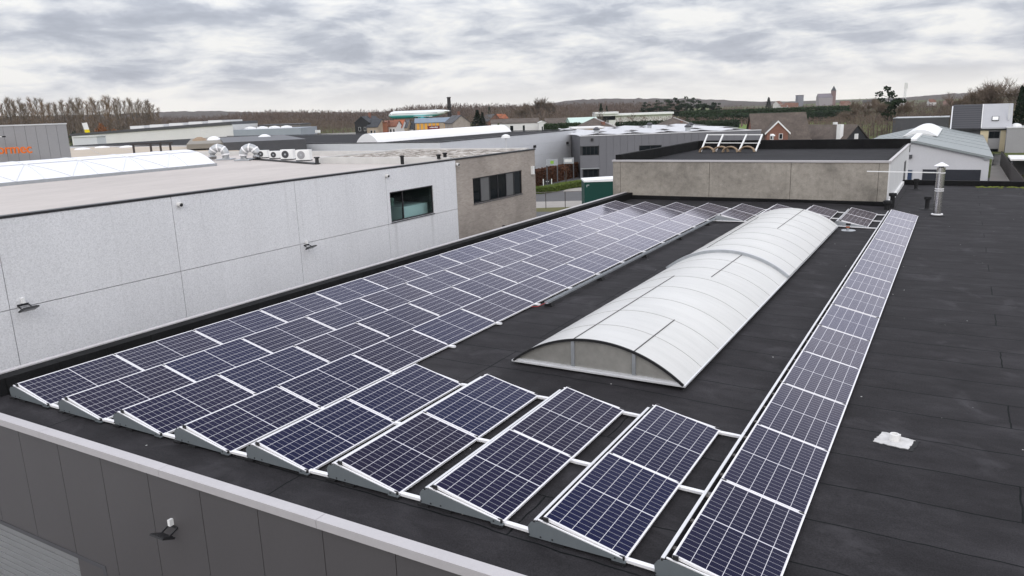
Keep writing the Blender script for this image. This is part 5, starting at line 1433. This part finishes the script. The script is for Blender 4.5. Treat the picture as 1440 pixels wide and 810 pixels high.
# -- modern house, half black roof, half silver roof
dM = 150; t, w_ = site('modern_house', 'modern cream house with steep roof half black and half silver', 1348, 1421, dM, -YW, 'house')
w_ *= .87
def mx(px): return -w_ / 2 + (px - 1343) / 78 * w_
zt, ze = Z(1380, 147, dM) + .0, Z(1380, 180, dM)
m = MB(); m.box(mx(1343), mx(1382), 1.0, 9, 0, ze + .2); m.build('rear_wall', M['darkgrey'], t)
m = MB(); m.box(mx(1382), mx(1392.5), .6, 9, 0, ze); m.box(mx(1408), mx(1421), .6, 9, 0, ze); m.build('wall', M['cream'], t)
m = MB(); m.box(mx(1392.5), mx(1408), .72, 9, 0, ze - .02); m.build('grey_bay', M['steelgrey'], t)
win(t, mx(1393), mx(1407), Z(1400, 195, dM), Z(1400, 185, dM), .72, mull=1); win(t, mx(1393), mx(1407), Z(1400, 221, dM), Z(1400, 210, dM), .72, mull=1)
def slope(xa, xb, name, mat, za=0):
    m = MB(); m.prism([(0, ze), (3.0, zt), (6.0, zt), (9.2, ze), (9.2, ze - .25), (0, ze - .25)], 'x', xa, xb); return m.build(name, mat, t)
sm = Mat('black_slat_roof', (.05, .05, .055), .5); s_ = sm.n('ShaderNodeSeparateXYZ'); tcx = sm.n('ShaderNodeTexCoord'); sm.l(tcx.outputs['Object'], s_.inputs[0])
sm.base(sm.mix(sm.math('LESS_THAN', sm.math('FRACT', sm.math('DIVIDE', s_.outputs[2], .42)), .25), (.052, .052, .06), (.018, .018, .02)))
slope(mx(1343), mx(1382) - .02, 'black_roof', sm.m); sr = slope(mx(1382) + .1, mx(1421), 'silver_roof', mottled('silver_roof_sheet', (.42, .42, .44), .5, .05, .5, .4, .2))
m = MB(); m.prism([(-.04, ze - .02), (2.98, zt + .06), (3.3, zt + .06), (.25, ze - .02)], 'x', mx(1382) - .02, mx(1382) + .1); m.build('ridge_trim', M['white_paint'], t)
m = MB(); m.prism([(-.3, ze - .3), (2.6, zt - .2), (2.9, zt - .2), (0, ze - .3)], 'x', mx(1343) - .22, mx(1343)); m.build('verge_trim', M['alu'], t)
f_ = (Z(1400, 167, dM) - ze) / (zt - ze)
m = MB(); mt = Matrix.Translation((mx(1399.5), f_ * 3.0 - .08, ze + f_ * (zt - ze))) @ Matrix.Rotation(math.atan2(zt - ze, 3.0), 4, 'X')
m.box(-.6, .6, -.5, .5, .0, .12, mt); wv_ = m.build('roof_window', M['black_metal'], sr); m = MB(); m.box(-.5, .5, -.4, .4, .121, .14, mt); m.build('pane', M['rooflight'], wv_)
m = MB(); m.tube((mx(1416), .8, ze + 1.4), (mx(1416), .8, ze + 1.4 + 22 / FPX * dM), .16, n=10); m.build('flue', M['alu'], sr)
m = MB(); m.box(mx(1343) - .1, mx(1421) + .1, .3, .58, ze - .55, ze - .26); m.build('gutter', M['black_metal'], t)
for px0, px1, yt, d, mat, lab, nm in ((1424, 1447, 180.5, 146, 'steelgrey', 'grey rendered annex tower beside the modern cream house', 'grey_annex'), (1448, 1480, 183, 150, 'cream', 'cream house end at the picture edge beyond the grey annex', 'cream_house')):
    t, w_ = site(nm, lab, px0, px1, d, -YW); w_ *= .87; h = Z(px0, yt, d); m = MB(); m.box(-w_ / 2, w_ / 2, -1.5 if nm == 'grey_annex' else 0, 8, 0, h); m.build('wall', M[mat], t); m = MB(); m.box(-w_ / 2 - .1, w_ / 2 + .1, -1.6 if nm == 'grey_annex' else -.1, 8.1, h, h + .18); m.build('capping', M['alu'], t)
    if nm == 'cream_house': win(t, -w_ * .4, -w_ * .1, h - 6.4, h - 3.0, 0); win(t, -w_ * .4, -w_ * .15, h - 2.2, h - .8, 0)
    else:
        m = MB(); m.lathe([(1.0, h + .18), (.9, h + .5), (.3, h + .8)], (0, 3, 0), 12); m.build('domed_rooflight', M['rooflight'], t)
# fence, path and low canopy by the gabled hall
a, b = onz(1408, 213, GZ + 2.2), onz(1447, 262, GZ + 2.2); a.z = b.z = GZ
fb = thing('board_fence', 'brown board fence running past the grey gabled hall', 'fence', a); L = (b - a).length; fb.rotation_euler = (0, 0, math.atan2(b.y - a.y, b.x - a.x))
M['brown_board'] = mottled('brown_fence_board', (.052, .045, .042), .8, .2, 2)
m = MB(); x = 0
while x < L: m.box(x, x + .16, 0, .03, .05, 2.2); x += .175
m.build('boards', M['brown_board'], fb)
x = 0
while x < L: m = MB(); m.box(x, x + .12, .03, .15, 0, 2.3); m.build('post', M['brown_board'], fb); x += 2.4
a2_, b2_ = onz(1397, 217, GZ + 1.8), onz(1410, 216, GZ + 1.8); a2_.z = b2_.z = GZ; d_ = b2_ - a2_
sf = thing('slat_fence', 'dark slat fence closing the path between gabled hall and board fence', 'fence', a2_, math.atan2(d_.y, d_.x)); m = MB()
for i in range(9): m.box(0, d_.length, 0, .04, .1 + i * .2, .26 + i * .2)
m.build('slats', M['darkgrey'], sf); m = MB(); m.box(-.08, .08, -.08, 0, 0, 1.95); m.build('post', M['black_metal'], sf); m = MB(); m.box(d_.length - .08, d_.length + .08, -.08, 0, 0, 1.95); m.build('post', M['black_metal'], sf)
q = [onz(x, y, GZ) for x, y in ((1391, 256), (1432, 262), (1412, 219), (1396, 219))]; m = MB(); m.quad(*[(p.x, p.y, GZ + .02) for p in q]); tag(m.build('path', M['paving'], fix=False), kind='structure')
dL = 98; t, w_ = site('low_canopy', 'low canopy with pale slab roof behind the brown board fence', 1437, 1485, dL, -YW); w_ *= .87; h = Z(1440, 226, dL); m = MB(); m.box(-w_ / 2, w_ / 2, 0, 8, h - .2, h); m.build('roof', M['offwhite'], t)
m = MB(); m.box(-w_ / 2 + .1, -w_ / 2 + .3, .2, .4, 0, h - .2); m.build('post', M['darkgrey'], t); m = MB(); m.box(w_ / 2 - .3, w_ / 2 - .1, .2, .4, 0, h - .2); m.build('post', M['darkgrey'], t); m = MB(); m.box(-w_ / 2, w_ / 2, 7.7, 8, 0, h - .2); m.build('rear_wall', M['darkgrey'], t)

# -- village houses by the woods
def cottage(px0, px1, yr, ye, d, wall, roof, lab, along=True, yaw=0, dep=8, name='cottage', wins=(), chim=None, wm='white_paint', gw=0):
    t, w_ = site(name, lab, px0, px1, d, yaw, 'house'); c = (px0 + px1) / 2; he, hr = Z(c, ye, d), Z(c, yr, d)
    wl, rf = gable(t, w_, dep, he, hr, M[wall] if isinstance(wall, str) else wall, M[roof] if isinstance(roof, str) else roof, along, .3)
    for a, b, z0, z1 in wins: win(t, a * w_, b * w_, he * z0, he * z1, 0, M[wm])
    if chim is not None: m = MB(); m.box(chim * w_ - .45, chim * w_ + .45, dep / 2 - .4, dep / 2 + .4, hr - .8, hr + 1.5); m.build('chimney', M['red_brick'], rf)
    return t
cottage(497, 519, 163.5, 172, 330, 'black_wood', 'slate', 'dark gabled cottage with red chimney at the village end', False, R(-22), 11, wins=((-.25, -.1, .55, .75), (.12, .26, .55, .75)), chim=.1)
cottage(514, 530, 168, 178, 327, 'tan_brick', 'slate', 'brick side wing of the dark village cottage', True, R(-22), 8, wins=((-.2, .0, .5, .75), (.15, .3, .5, .75)))
cottage(528, 543, 170, 172, 330, 'orange_brick', 'rust_tile', 'orange brick gable house between dark cottage and white cottage', True, 0, 8)
cottage(540, 556, 169.5, 177.5, 334, 'white_wall', 'rust_tile', 'white walled cottage with rust tiled roof', True, R(-12), 8, wins=((-.36, -.2, .45, .8), (-.08, .08, .45, .8), (.2, .36, .45, .8)))
cottage(550, 564, 168.5, 179, 340, 'white_wall', 'orange_tile', 'white cottage with bright orange tiled roof', True, R(-12), 8, wins=((-.3, -.1, .4, .75), (.1, .3, .4, .75)))
cottage(560, 571, 168.3, 179, 343, 'tan_brick', 'grey_tile', 'narrow brick cottage with dull grey brown roof', True, R(-12), 8)
cottage(566, 580, 171, 181, 346, 'white_wall', 'slate', 'white cottage with slate roof and roof windows', True, R(-12), 8, wins=((-.3, -.05, .3, .7),))
cottage(578, 588, 170.5, 181, 350, 'tan_brick', 'brown_tile', 'small brown roofed cottage at the row end by the yellow hall', True, R(-12), 8)
cottage(636, 660, 162, 172, 300, M['taupe_brick'], 'grey_tile', 'dark brown gabled house with grey roof beside the red board', False, R(20), 12, wins=((-.3, -.18, .4, .55), (.15, .3, .5, .65)), chim=.12)
cottage(686, 705, 160.5, 170, 420, 'red_brick', 'grey_tile', 'red brick gabled cottage with pale grey roof before the slim fir', False, R(30), 9)
cottage(703, 714, 160, 166, 430, 'orange_brick', 'orange_tile', 'tiny orange roofed cottage beside the pale roofed cottage', True, R(30), 8)
cottage(690, 706, 168, 173, 340, 'white_wall', 'brown_tile', 'white bungalow end with brown roof before the red brick cottage', True, 0, 8)
cottage(706, 757, 166.5, 172.5, 335, 'white_wall', 'brown_tile', 'long white bungalow with low brown roof at the village middle', True, 0, 10, wins=((-.3, -.2, .2, .8), (.05, .12, .2, .8)))
cottage(757, 767, 170, 172, 325, 'white_wall', 'white_paint', 'small white hut with dark door next to the long bungalow', False, 0, 6, wins=((-.12, .12, .2, .7),))
cottage(767, 803, 166, 173.5, 330, 'brown_tile', 'brown_tile', 'long barn with brown grey roof behind the dark green hedge', True, 0, 10)
cottage(802, 842, 165, 172, 325, mottled('mint_wall', (.40, .52, .46), .7, .05, .3), mottled('mint_roof', (.50, .62, .56), .5, .05, .3), 'pale mint green shed with row of roof lights', True, R(10), 9)
# yellow windowed hall with blue roof, red board
t = cottage(583, 645, 165.5, 171.5, 345, 'tan_brick', mottled('blue_grey_roof', (.17, .22, .28), .5, .08, .3), 'long hall with blue grey roof and orange yellow windows', True, R(4), 10, name='yellow_window_hall')
w_ = 62 / FPX * 345; he = Z(610, 171.5, 345)
M['amber'] = plain('amber_panel', (.75, .36, .04), .5)
for i in range(11):
    if i in (6,): continue
    x = -w_ / 2 + .6 + i * 1.78; win(t, x, x + 1.35, he - 3.3, he - .45, 0, M['tan_brick'], lit=M['amber'])
rb = thing('red_board', 'dark red board in front of the yellow windowed hall', 'sign board', gp(608.5, 300), YW); a = Z(608, 183.5, 300); b = Z(608, 177, 300); wd = 17 / FPX * 300
m = MB(); m.box(-wd / 2, wd / 2, -.1, .1, a, b); m.build('board', plain('dark_red_board', (.16, .012, .02), .6), rb); m = MB(); m.box(-wd / 2 + .3, -wd / 2 + .5, .1, .3, 0, b); m.build('post', M['darkgrey'], rb); m = MB(); m.box(wd / 2 - .5, wd / 2 - .3, .1, .3, 0, b); m.build('post', M['darkgrey'], rb)
m = MB(); rnd = random.Random(4); x = -wd * .32
while x < wd * .34: 
    ww = rnd.uniform(.12, .3); m.box(x, x + ww, -.12, -.1, (a + b) / 2 + .05, (a + b) / 2 + rnd.uniform(.4, .6)); x += ww + .1
m.build('white_mark', M['white_paint'], rb)
wbd = thing('white_board', 'small white board on a post before the bare woods', 'sign board', gp(445, 260), YW); a = Z(445, 187, 260); b = Z(445, 183, 260); m = MB(); m.box(-.9, .9, -.06, .06, a, b); m.build('board', M['white_paint'], wbd); m = MB(); m.box(-.08, .08, .06, .2, 0, b); m.build('post', M['darkgrey'], wbd)
m = MB(); rnd = random.Random(8)
for i in range(260):
    g = gp(rnd.uniform(421, 463), 258 + rnd.uniform(0, 8)); s = rnd.uniform(.2, .7); g.z += rnd.uniform(0, 1.6) + .6
    m.lathe([(s, -s * .5), (s * .9, s * .3), (s * .2, s * .6)], g, 5)
tag(m.build('rubble', mottled('brick_rubble', (.36, .24, .20), .9, .4, .5)), 'pile of reddish brick rubble before the bare woods', 'rubble', kind='stuff')
t, w_ = site('low_white_wall', 'low white wall beside the brick rubble pile', 440, 498, 262, 0, 'wall'); h = Z(470, 188, 262); m = MB(); m.box(-w_ / 2, w_ / 2, 0, .3, 0, h); m.build('wall', M['white_wall'], t); m = MB(); m.box(-w_ / 2 - .05, w_ / 2 + .05, -.06, .36, h, h + .12); m.build('coping', M['capping'], t)
ck = thing('black_chimney', 'tall black factory chimney at the tail of the airplane', 'chimney', gp(632, 420)); zc = Z(632, 136.5, 420); m = MB(); m.lathe([(1.35, 0), (.95, zc * .97), (1.15, zc * .972), (1.15, zc)], n=14); m.build('shaft', plain('sooty_brick', (.022, .018, .018), .8), ck, smooth=True); m = MB(); m.box(-2.2, 2.2, -2, 2, 0, zc * .45); m.build('base', M['taupe_brick'], ck)
# -- airplane on its stand
dA = 400; pl = thing('airplane', 'white and teal airplane parked high above the yellow windowed hall', 'airplane', P(589.5, 160.5, dA), YW + R(5))
Lp = 85 / FPX * dA; rp = 1.95
m = MB(); prof = [(-.5, .1), (-.485, .45), (-.46, .75), (-.42, .95), (-.36, 1.0), (.16, 1.0), (.3, .82), (.42, .5), (.5, .18)]
for j, (f, k) in enumerate(prof):
    i0 = len(m.v); dz = .0 if f < .16 else (f - .16) * 3.2; dz = dz if f > -.42 else -.25 * (1 - k)
    for q in range(18): 
        an = 2 * PI * q / 18; m.v.append((f * Lp, rp * k * math.cos(an), rp * k * math.sin(an) + dz))
    if j:
        for q in range(18): m.f.append((i0 - 18 + q, i0 - 18 + (q + 1) % 18, i0 + (q + 1) % 18, i0 + q))
m.f.append(tuple(range(18))); m.f.append(tuple(range(len(m.v) - 18, len(m.v)))); 
fm = Mat('airplane_paint', (.8, .8, .8), .35, 0, .5); s_ = fm.n('ShaderNodeSeparateXYZ'); tcx = fm.n('ShaderNodeTexCoord'); fm.l(tcx.outputs['Object'], s_.inputs[0])
fm.base(fm.ramp(fm.math('MULTIPLY_ADD', s_.outputs[2], .25, .5), [(.30, (.03, .36, .36)), (.52, (.74, .77, .77))]))
fm.m and None; m.mi = [0] * len(m.f); fu = m.build('fuselage', fm.m, pl, smooth=True)
m = MB(); m.box(-Lp * .44, Lp * .3, -rp * .99, -rp * .965, .38, .56); m.build('window_line', M['darkgrey'], fu)
m = MB(); m.box(-Lp * .482, -Lp * .45, -rp * .62, rp * .62, .3, .62); m.build('cockpit_glass', M['glass_dark'], fu)
teal = plain('teal_paint', (.02, .30, .34), .4)
for s in (-1, 1):
    m = MB(); m.prism([(-Lp * .1, s * 1.2), (Lp * .1, s * 1.2), (Lp * .22, s * 15), (Lp * .17, s * 15)], 'z', -1.35, -1.05); m.build('wing', M['alu'], pl)
    for k in (5.2, 9.5):
        m = MB(); m.path([(Lp * (.0 + .01 * k) - 2.2, s * k, -2.1), (Lp * (.01 * k) - 1.9, s * k, -2.1), (Lp * (.01 * k) + .8, s * k, -2.05), (Lp * (.01 * k) + 1.8, s * k, -2.0)], [.6, .85, .8, .4], 12); m.build('engine', teal, pl, smooth=True)
    m = MB(); m.prism([(Lp * .41, s * .5), (Lp * .48, s * .5), (Lp * .52, s * 5), (Lp * .49, s * 5)], 'z', 1.0, 1.15); m.build('tail_plane', M['alu'], pl)
for x in (-Lp * .38, Lp * .06): 
    m = MB(); m.box(x - .5, x + .5, -.6, .6, GZ - pl.location.z, -rp * .85); m.build('stand', M['darkgrey'], pl)
# -- white pavilion, far blocks, church, masts
t, w_ = site('white_pavilion', 'long white flat pavilion with dark glass bay behind the green field', 836, 946, 420); h = Z(890, 158.5, 420)
m = MB(); m.box(-w_ / 2 + 8, w_ / 2, 1, 12, 0, h - 1.2); m.build('wall', M['white_wall'], t); m = MB(); m.box(-w_ / 2, w_ / 2 + .5, -1, 12, h - 1.3, h - .2); m.build('roof', M['rooflight'], t)
m = MB(); m.box(-w_ / 2, -w_ / 2 + 13, -2, 10, h - .2, h + .9); m.build('upper_roof', M['rooflight'], t); win(t, -w_ / 2 + 4.5, -w_ / 2 + 11.5, h - 3.5, h - 1.4, .8)
for px0, px1, yt, d, lab in ((1122, 1130, 134.5, 1400, 'grey distant tower block on the skyline beside the church'), ):
    t, w_ = site('tower_block', lab, px0, px1, d); h = Z(px0, yt, d); m = MB(); m.box(-w_ / 2, w_ / 2, 0, 12, 0, h); m.build('wall', mottled('grey_block_wall', (.20, .20, .23), .8, .1, .1), t); m = MB(); m.box(-w_ / 2 - .4, w_ / 2 + .4, -.4, 12.4, h, h + 1); m.build('roof', M['darkgrey'], t)
dH = 1350; t, w_ = site('church', 'large grey church with tall pointed tower on the skyline', 1152, 1171, dH); he, hr = Z(1160, 137, dH), Z(1160, 131.5, dH)
gable(t, w_, 14, he, hr, mottled('grey_church_stone', (.30, .27, .28), .8, .08, .1), mottled('purple_grey_slate', (.17, .15, .17), .7, .08, .1), True, .3)
m = MB(); x = w_ / 2 + 3; zt = Z(1172, 127.5, dH); m.box(x - 3.2, x + 3.2, 2, 8.4, 0, zt); m.build('tower', mottled('red_grey_brick', (.20, .13, .125), .8, .1, .1), t)
m = MB(); b4 = [(x - 3.4, 1.8, zt), (x + 3.4, 1.8, zt), (x + 3.4, 8.6, zt), (x - 3.4, 8.6, zt)]; ap_ = (x, 5.2, Z(1172, 120.5, dH))
for k in range(4): m.quad(b4[k], b4[(k + 1) % 4], ap_)
m.quad(*reversed(b4)); m.build('spire', M['slate'], t)
for px, yt, d, r_, lab in ((1272.5, 116, 620, .7, 'pale lattice phone mast above the bare trees'),):
    t = thing('phone_mast', lab, 'mast', gp(px, d)); h = Z(px, yt, d); m = MB()
    for s in ((-1, -1), (1, -1), (1, 1), (-1, 1)): m.tube((s[0] * 1.0, s[1] * 1.0, 0), (s[0] * .35, s[1] * .35, h), .22, .16, 5)
    for i in range(18):
        z0 = h * i / 18; k0 = 1 - .65 * i / 18; m.bar((-k0, -k0, z0), (k0, -k0, z0 + h / 18), .15, .15); m.bar((k0, k0, z0), (-k0, k0, z0 + h / 18), .15, .15)
    m.build('lattice', M['alu'], t); m = MB()
    for a in (0, 2.1, 4.2): m.box(math.cos(a) * 1.1 - .3, math.cos(a) * 1.1 + .3, math.sin(a) * 1.1 - .3, math.sin(a) * 1.1 + .3, h - 5, h - .5)
    m.build('antenna', M['offwhite'], t)
# distant town houses: same shape copied
rnd = random.Random(17)
W1 = mottled('town_white_wall', (.55, .53, .52), .8, .08, .1); W2 = mottled('town_brick_wall', (.30, .19, .16), .8, .1, .1)
bases = []
M['town_tile'] = tiles('town_roof_tiles', (.17, .085, .06))
for i, (wm_, rm) in enumerate(((W1, 'town_tile'), (W1, 'slate'), (W2, 'town_tile'))):
    t = thing('town_house', ['white distant town house with orange roof among the reddish trees', 'white distant town house with dark roof among the reddish trees', 'brick distant town house with rust roof among the reddish trees'][i], 'house', (0, 0, 0), 0, 'distant town houses')
    gable(t, 12, 9, 6.5, 10.5, wm_, M[rm], True, .3); bases.append([t, False])
for i in range(15):
    px = rnd.choice((rnd.uniform(1035, 1120), rnd.uniform(1180, 1345), rnd.uniform(1180, 1345))); d = rnd.uniform(760, 1250)
    b_ = bases[i % 3]
    if not b_[1]: t = b_[0]; b_[1] = True
    else: t = dup(b_[0])
    yb = hz(px) + rnd.uniform(1, 9) + (6 if px > 1290 else 2); g = gp(px, d)
    t.location = (g.x, g.y, max(GZ, min(GZ + 14, zat(px, yb, d) - 6))); t.rotation_euler = (0, 0, YW + rnd.uniform(-.8, .8)); s = rnd.uniform(.55, .85); t.scale = (s, s, s)
for px0, px1, yt, d, lab in ((190, 200, 181, 300, None),):
    pass

# ------------------------------------------------------------------ the air
m = MB(); m.box(-2600, 1900, -30, 3700, GZ - 4, 75)
hzm = bpy.data.materials.new('air'); hzm.use_nodes = True; nn = hzm.node_tree.nodes
nn.remove(nn['Principled BSDF']); pv = nn.new('ShaderNodeVolumePrincipled'); pv.inputs['Color'].default_value = (.92, .94, .97, 1); pv.inputs['Density'].default_value = .00006
hzm.node_tree.links.new(pv.outputs[0], nn['Material Output'].inputs['Volume'])
tag(m.build('haze', hzm), 'thin pale haze over the land', 'haze', kind='stuff')
